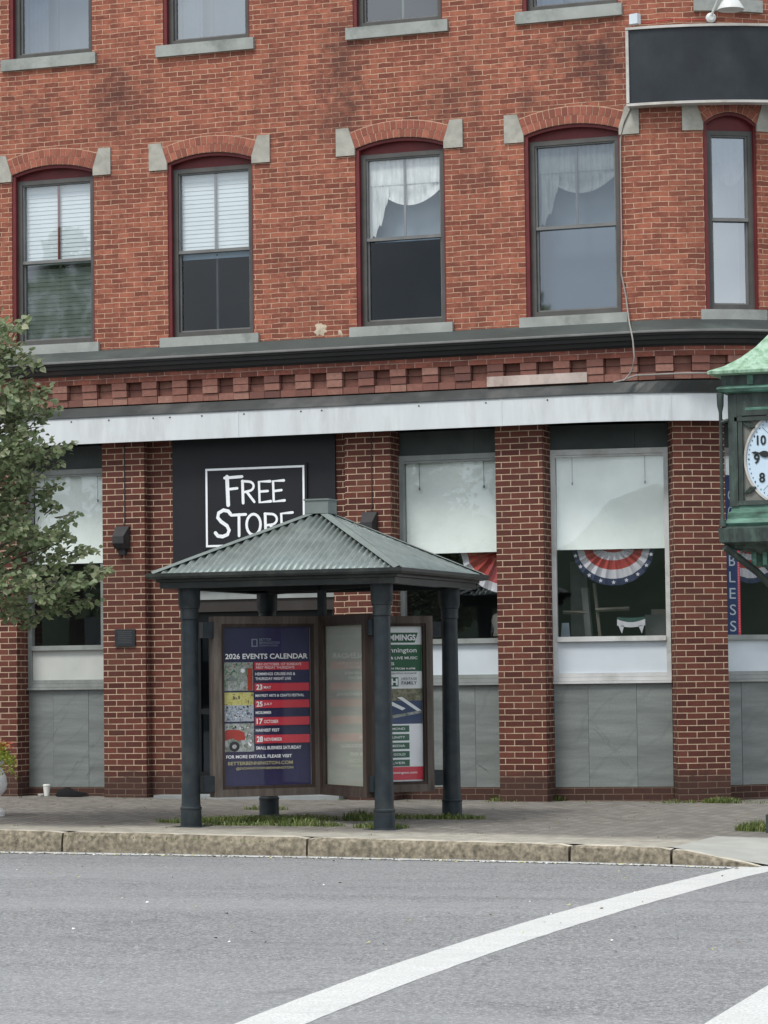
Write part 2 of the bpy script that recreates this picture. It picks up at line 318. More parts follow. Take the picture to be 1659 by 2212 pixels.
def mat_paver():
    m, t, b = nodes('brick_pavers'); v = coords(t, 'Object', (1, 1, 1), R(45))
    br = N(t, 'ShaderNodeTexBrick', offset=.5)
    for k, x in (('Scale', 1.0), ('Mortar Size', .010), ('Mortar Smooth', .3), ('Bias', 0.0), ('Brick Width', .2), ('Row Height', .1)): br.inputs[k].default_value = x
    br.inputs['Color1'].default_value = (.15, .135, .115, 1); br.inputs['Color2'].default_value = (.27, .245, .215, 1); br.inputs['Mortar'].default_value = (.05, .047, .04, 1)
    t.links.new(v, br.inputs['Vector']); o = coords(t, 'Object'); n = noise(t, o, 1.1, 6, .65); f = noise(t, o, 40, 3)
    c = mixc(t, ramp(t, n, [(.35, .45), (.65, 0.0)]), br.outputs['Color'], (.155, .15, .135)); c = mixc(t, ramp(t, f, [(.4, .3), (.6, 0.0)]), c, (.085, .08, .07))
    sx = N(t, 'ShaderNodeSeparateXYZ'); t.links.new(o, sx.inputs[0])
    ax = N(t, 'ShaderNodeMath', operation='MULTIPLY_ADD'); t.links.new(sx.outputs[0], ax.inputs[0]); ax.inputs[1].default_value = .085; t.links.new(sx.outputs[1], ax.inputs[2])
    an = N(t, 'ShaderNodeMath', operation='MULTIPLY_ADD'); t.links.new(n, an.inputs[0]); an.inputs[1].default_value = -1.1; t.links.new(ax.outputs[0], an.inputs[2])
    band = N(t, 'ShaderNodeMapRange'); t.links.new(an.outputs[0], band.inputs[0])
    band.inputs[1].default_value = -5.75; band.inputs[2].default_value = -6.25; band.inputs[3].default_value = 0; band.inputs[4].default_value = .75
    c = mixc(t, band.outputs[0], c, mixc(t, ramp(t, noise(t, o, 9, 5, .75), [(.35, 0.0), (.65, 1.0)]), (.26, .245, .20), (.47, .44, .37)))
    t.links.new(c, b.inputs['Base Color']); b.inputs['Roughness'].default_value = .9; bump(t, b, n, .5, .02)
mat_paver()
def mat_leaf(name, cols, trans=.25):
    m, t, b = nodes(name); at = N(t, 'ShaderNodeAttribute', attribute_name='rnd')
    c = ramp(t, at.outputs['Fac'], [(i/(len(cols)-1), x) for i, x in enumerate(cols)])
    t.links.new(c, b.inputs['Base Color']); b.inputs['Roughness'].default_value = .42; b.inputs['Specular IOR Level'].default_value = .5
    out = t.nodes['Material Output']; tl = N(t, 'ShaderNodeBsdfTranslucent'); t.links.new(c, tl.inputs[0])
    ms = N(t, 'ShaderNodeMixShader'); ms.inputs[0].default_value = trans; t.links.new(b.outputs[0], ms.inputs[1]); t.links.new(tl.outputs[0], ms.inputs[2]); t.links.new(ms.outputs[0], out.inputs[0])
mat_leaf('leaf', [(.10, .15, .07), (.175, .23, .11), (.25, .30, .16), (.34, .37, .22), (.46, .46, .31)], .45)
mat_leaf('grass', [(.06, .10, .03), (.12, .17, .045), (.21, .25, .07), (.34, .31, .13)])
mat_leaf('lime_leaf', [(.10, .20, .03), (.28, .38, .05), (.50, .52, .08), (.55, .50, .10)])

# ------------------------------------------------------------------ mesh collecting
class MB:
    def __init__(s): s.v, s.f, s.mi, s.uv, s.rn, s.mats = [], [], [], [], [], []
    def m(s, name):
        if name not in s.mats: s.mats.append(name)
        return s.mats.index(name)
    def face(s, pts, mat, uvs=None, rnd=0.5):
        b = len(s.v); s.v += [tuple(p) for p in pts]; s.f.append(tuple(range(b, b+len(pts)))); s.mi.append(s.m(mat))
        s.uv.append(uvs or [(p[0], p[2]) for p in pts]); s.rn.append(rnd)
    def pbox(s, path, s0, s1, z0, z1, d0, d1, mat, step=.14, rnd=.5, faces='fbsetb'):
        """box along a wall path; d1 > d0 is nearer the street"""
        curved = s1 > path.s0
        n = max(1, int((s1-s0)/step)) if curved else 1
        T = [s0+(s1-s0)*i/n for i in range(n+1)]; P = path.P
        for a, b in zip(T, T[1:]):
            s.face([P(a, z0, d1), P(b, z0, d1), P(b, z1, d1), P(a, z1, d1)], mat, [(a, z0), (b, z0), (b, z1), (a, z1)], rnd)
            s.face([P(b, z0, d0), P(a, z0, d0), P(a, z1, d0), P(b, z1, d0)], mat, [(b, z0), (a, z0), (a, z1), (b, z1)], rnd)
            s.face([P(a, z1, d1), P(b, z1, d1), P(b, z1, d0), P(a, z1, d0)], mat, [(a, d1), (b, d1), (b, d0), (a, d0)], rnd)
            s.face([P(a, z0, d0), P(b, z0, d0), P(b, z0, d1), P(a, z0, d1)], mat, [(a, d0), (b, d0), (b, d1), (a, d1)], rnd)
        w = d1-d0
        s.face([P(s1, z0, d1), P(s1, z0, d0), P(s1, z1, d0), P(s1, z1, d1)], mat, [(s1, z0), (s1+w, z0), (s1+w, z1), (s1, z1)], rnd)
        s.face([P(s0, z0, d0), P(s0, z0, d1), P(s0, z1, d1), P(s0, z1, d0)], mat, [(s0-w, z0), (s0, z0), (s0, z1), (s0-w, z1)], rnd)
    def sweep(s, path, s0, s1, prof, mat, step=.14, closed=False, caps=True):
        """profile [(d,z),...] swept along a path"""
        n = max(1, int((s1-max(s0, min(path.s0, s1)))/step)) if s1 > path.s0 else 1
        T = [s0]
        if s1 > path.s0:
            st = max(s0, path.s0)
            if st > s0: T.append(st)
            T += [st+(s1-st)*(i+1)/n for i in range(n)]
        else: T.append(s1)
        pr = prof+[prof[0]] if closed else prof
        for a, b in zip(T, T[1:]):
            for (d0, z0), (d1, z1) in zip(pr, pr[1:]):
                s.face([path.P(a, z0, d0), path.P(b, z0, d0), path.P(b, z1, d1), path.P(a, z1, d1)], mat, [(a, z0), (b, z0), (b, z1), (a, z1)])
        if caps and closed:
            s.face([path.P(s1, z, d) for d, z in prof], mat); s.face([path.P(s0, z, d) for d, z in prof][::-1], mat)
    def box(s, c, h, mat, rot=0, rnd=.5, ax=None):
        X, Y, Z = ax or (Vector((math.cos(rot), math.sin(rot), 0)), Vector((-math.sin(rot), math.cos(rot), 0)), Vector((0, 0, 1)))
        c = Vector(c); q = {}
        for i in (-1, 1):
            for j in (-1, 1):
                for k in (-1, 1): q[i, j, k] = c+X*(i*h[0])+Y*(j*h[1])+Z*(k*h[2])
        for F_ in (((-1, -1, -1), (1, -1, -1), (1, -1, 1), (-1, -1, 1)), ((1, 1, -1), (-1, 1, -1), (-1, 1, 1), (1, 1, 1)), ((1, -1, -1), (1, 1, -1), (1, 1, 1), (1, -1, 1)),
                   ((-1, 1, -1), (-1, -1, -1), (-1, -1, 1), (-1, 1, 1)), ((-1, -1, 1), (1, -1, 1), (1, 1, 1), (-1, 1, 1)), ((-1, 1, -1), (1, 1, -1), (1, -1, -1), (-1, -1, -1))):
            P = [q[k] for k in F_]; l1 = (P[1]-P[0]).length; l2 = (P[3]-P[0]).length
            s.face(P, mat, [(0, 0), (l1, 0), (l1, l2), (0, l2)], rnd)
    def lathe(s, base, prof, mat, n=24, axis=None, xax=None):
        Z = axis or Vector((0, 0, 1)); X = xax or Vector((1, 0, 0)); Y = Z.cross(X)
        base = Vector(base)
        def p(r, h, i): a = 2*math.pi*i/n; return base+Z*h+(X*math.cos(a)+Y*math.sin(a))*r
        for (ra, ha), (rb, hb) in zip(prof, prof[1:]):
            for i in range(n):
                s.face([p(ra, ha, i), p(ra, ha, i+1), p(rb, hb, i+1), p(rb, hb, i)], mat, [(i/n, ha), ((i+1)/n, ha), ((i+1)/n, hb), (i/n, hb)])
        for r, h, fl in ((prof[0][0], prof[0][1], 1), (prof[-1][0], prof[-1][1], 0)):
            if r > 1e-4:
                c = [p(r, h, i) for i in range(n)]; s.face(c[::-1] if fl else c, mat)
    def tube(s, pts, r, mat, n=6):
        pts = [Vector(p) for p in pts]; rs = r if isinstance(r, list) else [r]*len(pts); rings = []
        for i, p in enumerate(pts):
            t = (pts[min(i+1, len(pts)-1)]-pts[max(i-1, 0)]).normalized(); a = t.orthogonal().normalized()
            if abs(t.z) < .95: a = t.cross(Vector((0, 0, 1))).normalized()
            b = t.cross(a); rings.append([p+(a*math.cos(2*math.pi*k/n)+b*math.sin(2*math.pi*k/n))*rs[i] for k in range(n)])
        for A, B in zip(rings, rings[1:]):
            for k in range(n): s.face([A[k], A[(k+1) % n], B[(k+1) % n], B[k]], mat)
        s.face(rings[0][::-1], mat); s.face(rings[-1], mat)
    def build(s, name, parent=None, smooth=False, merge=False):
        me = bpy.data.meshes.new(name); me.from_pydata(s.v, [], s.f)
        for n_ in s.mats: me.materials.append(MATS[n_])
        me.polygons.foreach_set('material_index', s.mi)
        uvl = me.uv_layers.new(name='UVMap'); fl = [c for u in s.uv for p in u for c in p]; uvl.data.foreach_set('uv', fl)
        at = me.attributes.new('rnd', 'FLOAT', 'FACE'); at.data.foreach_set('value', s.rn)
        if merge or smooth:
            bm = bmesh.new(); bm.from_mesh(me); bmesh.ops.remove_doubles(bm, verts=bm.verts, dist=1e-4); bm.to_mesh(me); bm.free()
        if smooth:
            me.polygons.foreach_set('use_smooth', [True]*len(me.polygons))
        me.update()
        o = bpy.data.objects.new(name, me); COL.objects.link(o)
        if smooth and smooth != 'all':
            me.set_sharp_from_angle(angle=R(38))
        if parent: o.parent = parent
        return o
def tag(o, label=None, cat=None, group=None, kind=None):
    for k, v in (('label', label), ('category', cat), ('group', group), ('kind', kind)):
        if v: o[k] = v
    return o
def empty(name, loc, label, cat, group=None):
    o = bpy.data.objects.new(name, None); COL.objects.link(o); o.location = loc; o.empty_display_size = .3; tag(o, label, cat, group); return o
def adopt(root):
    """children were meshed in world coordinates: keep them there"""
    inv = Matrix.Translation(-Vector(root.location))
    for c in [x for x in bpy.data.objects if x.parent == root]: c.matrix_parent_inverse = inv
# ------------------------------------------------------------------ lettering
_tc = {}
def glyphs(body, bold=0.0):
    k = (body, bold)
    if k not in _tc:
        c = bpy.data.curves.new('t', 'FONT'); c.body = body; c.size = 1; c.offset = bold; c.resolution_u = 3
        o = bpy.data.objects.new('t', c); COL.objects.link(o); bpy.context.view_layer.update()
        me = bpy.data.meshes.new_from_object(o.evaluated_get(bpy.context.evaluated_depsgraph_get()))
        vs = [(v.co.x, v.co.y) for v in me.vertices]; fs = [tuple(p.vertices) for p in me.polygons]
        bpy.data.objects.remove(o); bpy.data.curves.remove(c); bpy.data.meshes.remove(me); _tc[k] = (vs, fs)
    return _tc[k]
def write(mb, body, org, X, Y, w, h, mat, bold=.0):
    """text filling a w x h box whose lower-left corner is org"""
    vs, fs = glyphs(body, bold)
    x0 = min(v[0] for v in vs); x1 = max(v[0] for v in vs); y0 = min(v[1] for v in vs); y1 = max(v[1] for v in vs)
    n = X.cross(Y); b = len(mb.v)
    for x, y in vs: mb.v.append(tuple(org+X*((x-x0)/(x1-x0)*w)+Y*((y-y0)/(y1-y0)*h)))
    for f in fs:
        mb.f.append(tuple(i+b for i in f)); mb.mi.append(mb.m(mat)); mb.uv.append([(0, 0)]*len(f)); mb.rn.append(.5)
def stroke(mb, pts, wd, fn, mat, dz=.004):
    """painted brush stroke; fn maps 2D sign coords to the wall"""
    out = []
    for i, p in enumerate(pts):
        a = pts[max(i-1, 0)]; b = pts[min(i+1, len(pts)-1)]; dx, dy = b[0]-a[0], b[1]-a[1]; l = math.hypot(dx, dy) or 1
        out.append((p, (-dy/l*wd/2, dx/l*wd/2)))
    for (p, n), (q, m_) in zip(out, out[1:]):
        mb.face([fn(p[0]-n[0], p[1]-n[1]), fn(q[0]-m_[0], q[1]-m_[1]), fn(q[0]+m_[0], q[1]+m_[1]), fn(p[0]+n[0], p[1]+n[1])][::-1], mat)
    for p, n in (out[0], out[-1]):
        mb.face([fn(p[0]+math.cos(k*math.pi/5)*wd/2, p[1]+math.sin(k*math.pi/5)*wd/2) for k in range(10)], mat)

# ================================================================== GROUND
ZR = -.20
def sidewalk_z(x, y): return .0055*y-.008*x+.01
kerb_px = [(-900, 1826), (-500, 1829), (0, 1838), (134, 1840), (663, 1849), (1230, 1861), (1450, 1867), (1640, 1874)]
kb = [ground_at(a, b, ZR) for a, b in kerb_px]
m = MB()
m.face([(-700, -700, ZR), (700, -700, ZR), (700, 700, ZR), (-700, 700, ZR)], 'asphalt')
tag(m.build('road'), 'light grey speckled asphalt road in front of the kerb', None, None, 'structure')
# kerb stones
def kerb_y(x):
    for a, b in zip(kb, kb[1:]):
        if a.x <= x <= b.x: return a.y+(b.y-a.y)*(x-a.x)/(b.x-a.x)
    a, b = (kb[-2], kb[-1]) if x > kb[-1].x else (kb[0], kb[1])
    return a.y+(b.y-a.y)*(x-a.x)/(b.x-a.x)
XR0, XR1 = kb[-2].x, kb[-1].x
def top_z(x, y):
    z = sidewalk_z(x, y)
    if x > XR0-.6:
        near = max(0, min(1, 1-(y-kerb_y(x))/1.6)); k = max(0, min(1, (x-XR0)/(XR1-XR0)))
        near = near*near*(3-2*near); z = z*(1-near*k)+(ZR+.012)*near*k
    return z
m = MB()
xs = sorted(set([kb[0].x-14+i*1.0 for i in range(14)]+[kb[0].x+i*.22 for i in range(int((13-kb[0].x)/.22))]))
KW = .15
def strip(x): yk = kerb_y(x)+KW; return [yk+(2.9-yk)*(j/22)**1.25 for j in range(23)]
for a, b in zip(xs, xs[1:]):
    ya, yb = strip(a), strip(b)
    for j in range(22):
        if (a+b)/2 > XR0-.1 and ya[j] < kerb_y(a)+1.35: mt = 'concrete'
        else: mt = 'brick_pavers'
        P = [(a, ya[j]), (b, yb[j]), (b, yb[j+1]), (a, ya[j+1])]
        m.face([(x, y, top_z(x, y)) for x, y in P], mt, P)
o = m.build('sidewalk', smooth='all'); tag(o, None, None, None, 'structure'); o['label'] = 'worn brick paver sidewalk with a concrete ramp at the corner'
def kerbstone(xa, xb, label, i):
    m = MB(); n = max(3, int((xb-xa)/.10)); g = .012; rr = random.Random(i)
    prof = [(-.0, ZR-.05, 0), (.0, -.10, 0), (.004, -.03, 1), (.028, 0, 2), (KW+.004, .001, 2)]
    rows = []
    for k in range(n+1):
        x = xa+g+(xb-xa-2*g)*k/n; y = kerb_y(x); row = []
        for (dy, dz, t) in prof:
            zt = top_z(x, y+.05)
            if t == 0 and dz > -.15: z = ZR+(zt-ZR)*.45
            elif t == 0: z = dz
            elif t == 1: z = ZR+(zt-ZR)*.84
            else: z = zt+.002
            j = rr.uniform(-.008, .008)
            ed = .012 if k in (0, n) else 0
            row.append((x, y+dy+(j if t < 3 else 0)+(ed if t == 1 else 0), z+(rr.uniform(-.004, .003) if t == 2 else 0)-(ed if t == 2 else 0)))
        rows.append(row)
    for A, B in zip(rows, rows[1:]):
        for k in range(len(prof)-1): m.face([A[k], B[k], B[k+1], A[k+1]], 'granite_top' if k == 3 else 'granite')
    m.face(rows[0][::-1], 'granite'); m.face(rows[-1], 'granite')
    tag(m.build('kerb_stone', smooth=True), label, 'kerb stone', 'granite kerb stones along the road')
spans = [(kb[0].x-6, kb[0].x-3.2, 'granite kerb stone farthest to the left along the road'), (kb[0].x-3.2, kb[1].x, 'granite kerb stone well left of the leafy tree'),
         (kb[1].x, kb[3].x, 'brown granite kerb stone at the left edge below the stone urn'), (kb[3].x, kb[4].x, 'long granite kerb stone in front of the left half of the shelter'),
         (kb[4].x, kb[5].x, 'long granite kerb stone right of the shelter front post with grass behind'), (kb[5].x, kb[6].x, 'short granite kerb stone just left of the tapering end stone'), (kb[6].x, kb[7].x, 'tapering granite kerb stone dropping to the road at the corner ramp')]
for i, (a, b, l) in enumerate(spans): kerbstone(a, b, l, i)
# painted markings
def paint(name, poly, label, lift=.003):
    m = MB(); m.face([ground_at(x, y, ZR+lift) for x, y in poly], 'road_paint'); o = m.build(name); tag(o, label, None, None, 'structure')
rng = random.Random(3)
lo = []; hi = []
for k in range(180):
    px = -300+k*(1880)/179; yk = project(Vector((*ground_at(px, 1850, ZR).xy, ZR)))[1]
    x = ground_at(px, 1850, ZR).x
    g = [kk for kk in kerb_px]
    for a, b in zip(kerb_px, kerb_px[1:]):
        if a[0] <= px <= b[0]: y = a[1]+(b[1]-a[1])*(px-a[0])/(b[0]-a[0])
    hi.append((px, y+1.2)); lo.append((px, y+4.0+rng.uniform(-.7, .7)))
m = MB()
for i in range(179): m.face([ground_at(*p, ZR+.005) for p in (lo[i], lo[i+1], hi[i+1], hi[i])], 'road_paint')
tag(m.build('edge_line'), 'thin worn white line painted along the foot of the kerb', None, None, 'structure')
def band(name, up, dn, label):
    m = MB(); n = len(up)
    for i in range(n-1): m.face([ground_at(*p, ZR+.002) for p in (dn[i], dn[i+1], up[i+1], up[i])], 'road_paint')
    tag(m.build(name), label, None, None, 'structure')
def lerp2(a, b, k): return (a[0]+(b[0]-a[0])*k, a[1]+(b[1]-a[1])*k)
def dens(pts, n):
    out = []
    for i in range(n):
        t = i/(n-1)*(len(pts)-1); k = min(int(t), len(pts)-2); out.append(lerp2(pts[k], pts[k+1], t-k))
    return out
rj = random.Random(5)
up = [(330, 2284), (505, 2212), (740, 2123), (900, 2063), (1260, 1961), (1560, 1873), (1650, 1866)]
dn = [(480, 2290), (655, 2212), (900, 2113), (1200, 2018), (1430, 1940), (1655, 1883), (1720, 1868)]
import numpy as np
def smooth(pts, deg=2):
    xs_, ys_ = [p[0] for p in pts], [p[1] for p in pts]; f = np.poly1d(np.polyfit(xs_, ys_, deg)); return [(pts[0][0]+(pts[-1][0]-pts[0][0])*i/69, float(f(pts[0][0]+(pts[-1][0]-pts[0][0])*i/69))) for i in range(70)]
up = smooth(up); dn = smooth(dn)
up = [(x, y+rj.uniform(-.45, .45)) for x, y in up]; dn = [(x, y+rj.uniform(-.5, .5)) for x, y in dn]
band('crosswalk_line', up, dn, 'long white crosswalk line running diagonally over the road to the corner')
band('crosswalk_line', [(1400, 2290), (1520, 2212), (1659, 2128), (1760, 2070)], [(1640, 2300), (1760, 2225), (1880, 2150), (1960, 2100)], 'white crosswalk line cut off by the bottom right corner')

# ================================================================== BUILDING
B = empty('brick_building', (0, 0, 0), 'old red brick commercial building with a rounded corner behind the shelter', 'building')
SL, SR = -9.0, U.s0+U.rad*math.pi/2+7
SRL = LO.s0+LO.rad*math.pi/2+6.6
# heights surveyed at x = 830
def zU(py, d=0, px=830): return U.inv(px, py, d)[1]
z_flash_top = zU(722, .05); z_gutter = zU(749, .22); z_corn_bot = zU(770, .12); z_band_bot = zU(799, .06); z_dent_bot = zU(848, .06)
z_fas_top = zU(873, .20); z_fas_bot = zU(931, .20)
TOP = 13.2
ups = []
def UW(**k): ups.append(k)
def corner(px, py): return U.inv(px, py, 0)
def mk(l, r, sl, sr, crown, kind, label, spr=None, **kw):
    (sa, za), (sb, zb) = corner(*l), corner(*r); zb_ = (za+zb)/2
    (xl, z1), (xr, z2) = corner(*sl), corner(*sr); zt = (z1+z2)/2
    zc = corner(*crown)[1] if crown else None
    zs = (corner(*spr[0])[1]+corner(*spr[1])[1])/2 if spr else None
    UW(s0=sa, s1=sb, zb=zt, zs=zs, zc=zc, l=xl, r=xr, kind=kind, label=label, **kw)
mk((27, 745), (205, 736), (17, 748), (216, 735), (124, 355), 'w1', 'window with white blinds above and green reflections below, leftmost of the middle row', ((21, 378.5), (202, 366)))
mk((364, 735), (549, 720), (348, 732), (561, 720), (448, 329), 'w2', 'window with white slatted blinds over a dark blue lower pane', ((357, 353), (546, 338)))
mk((771, 707), (965, 695), (757, 709), (980, 697), (867, 297), 'w3', 'window with a bright curtain swag over a nearly black lower pane', ((765, 323), (962, 308.5)))
mk((1137, 686), (1345, 675), (1124, 689), (1357, 672.6), (1235, 266), 'w4', 'window with a faint curtain swag and a pale lower pane mirroring sky and tree', ((1131, 294), (1337, 276)))
mk((1525, 668), (1642, 668), (1514, 669), (1653, 669), (1580, 250), 'w5', 'narrow window on the rounded corner under the black sign', ((1520, 281), (1638, 281)))
H2 = ups[1]['zs']-ups[1]['zb']; C2 = ups[1]['zc']-ups[1]['zs']
def mk2(l, r, sl, sr, kind, label):
    mk(l, r, sl, sr, None, kind, label); u = ups[-1]; u['zs'] = u['zb']+H2; u['zc'] = u['zs']+C2
mk2((20, 130), (199, 113), (5, 130), (208.5, 112.4), 't1', 'top floor window at the far left with pale sky glass')
mk2((352, 100), (539, 81), (339.3, 100), (549.8, 81), 't2', 'top floor window second from the left with drapes behind sky glass')
mk2((762, 62), (955, 44), (748.6, 62.5), (968.5, 43.5), 't3', 'top floor window with a dark pane, above the bright curtain swag window')
mk2((1128, 28), (1335, 7), (1114.5, 28.5), (1344.5, 6), 't4', 'top floor window just left of the small white floodlight')
ups.append(dict(s0=ups[4]['s0']-.0, s1=ups[4]['s1'], zb=corner(1508, 0)[1], zs=0, zc=0, l=ups[4]['l']-.02, r=ups[4]['r']+.02, kind='t4', label='top floor window above the lamp over the black sign'))
ups[-1]['zb'] = ups[-2]['zb']; ups[-1]['zs'] = ups[-1]['zb']+H2; ups[-1]['zc'] = ups[-1]['zs']+C2
ups[-1]['label'] = 'top floor window above the lamp over the black sign'
# put the middle row on one level course, and the top row on another
for grp in (ups[:5], ups[5:]):
    zb = sum(u['zb'] for u in grp[:4])/4; dz = [u['zb']-zb for u in grp]
    for u, d in zip(grp, dz):
        u['zb'] -= d; u['zs'] -= d*0.5 if grp is not ups[5:] else d
ms = sum(u['zs'] for u in ups[:4])/4; mc = sum(u['zc'] for u in ups[:4])/4
for u in ups[:4]: u['zs'] = ms; u['zc'] = mc
ups[4]['zs'] = ms+.01; ups[4]['zc'] = ms+.14
def arch(u, s):
    c = (u['s0']+u['s1'])/2; h = (u['s1']-u['s0'])/2; r = u['zc']-u['zs']; RR = (h*h+r*r)/(2*r); x = min(abs(s-c), h)
    return u['zs']+math.sqrt(RR*RR-x*x)-(RR-r)
m = MB()
cuts = [SL, U.s0, SR]+[U.s0+i*.13 for i in range(1, 24)]
for u in ups:
    cuts += [u['s0']+(u['s1']-u['s0'])*i/12 for i in range(13)]
cuts = sorted(cuts); cc = [cuts[0]]
for c in cuts[1:]:
    if c-cc[-1] > 1e-4: cc.append(c)
zbase = z_corn_bot+.02
for a, b in zip(cc, cc[1:]):
    mid = (a+b)/2; ops = sorted([u for u in ups if u['s0'] < mid < u['s1']], key=lambda u: u['zb'])
    za = zb_ = zbase
    def q(a, b, z00, z01, z10, z11):
        m.face([U.P(a, z00), U.P(b, z01), U.P(b, z11), U.P(a, z10)], 'brick_upper', [(a, z00), (b, z01), (b, z11), (a, z10)])
    for u in ops:
        q(a, b, za, zb_, u['zb'], u['zb']); za, zb_ = arch(u, a), arch(u, b)
        m.face([U.P(a, za, 0), U.P(b, zb_, 0), U.P(b, zb_, -.22), U.P(a, za, -.22)], 'brick_upper', [(a, 0), (b, 0), (b, .2), (a, .2)])
    q(a, b, za, zb_, TOP, TOP)
for u in ups:
    for s in (u['s0'], u['s1']):
        m.face([U.P(s, u['zb'], 0), U.P(s, u['zb'], -.22), U.P(s, u['zs'], -.22), U.P(s, u['zs'], 0)], 'brick_upper', [(0, u['zb']), (.2, u['zb']), (.2, u['zs']), (0, u['zs'])])
m.build('upper_wall', B)
# mortar patch on the wall
s_, z_ = U.inv(800, 711)
def blob(px, py, rx, rz, mat, name, parent, d=.004, seed=1, n=18):
    s_, z_ = U.inv(px, py); rr = random.Random(seed); m = MB(); P = []
    for k in range(n):
        a = 2*math.pi*k/n; f = rr.uniform(.6, 1.1); P.append((s_+rx*f*math.cos(a), z_+rz*f*math.sin(a)))
    for k in range(n): q = P[(k+1) % n]; m.face([U.P(s_, z_, d+.006), U.P(*P[k], .001), U.P(*q, .001)], mat)
    return m.build(name, parent)
blob(692, 712, .085, .085, 'mortar_patch', 'mortar_patch', B)
blob(735, 719, .03, .04, 'mortar_patch', 'mortar_patch', B, seed=4)

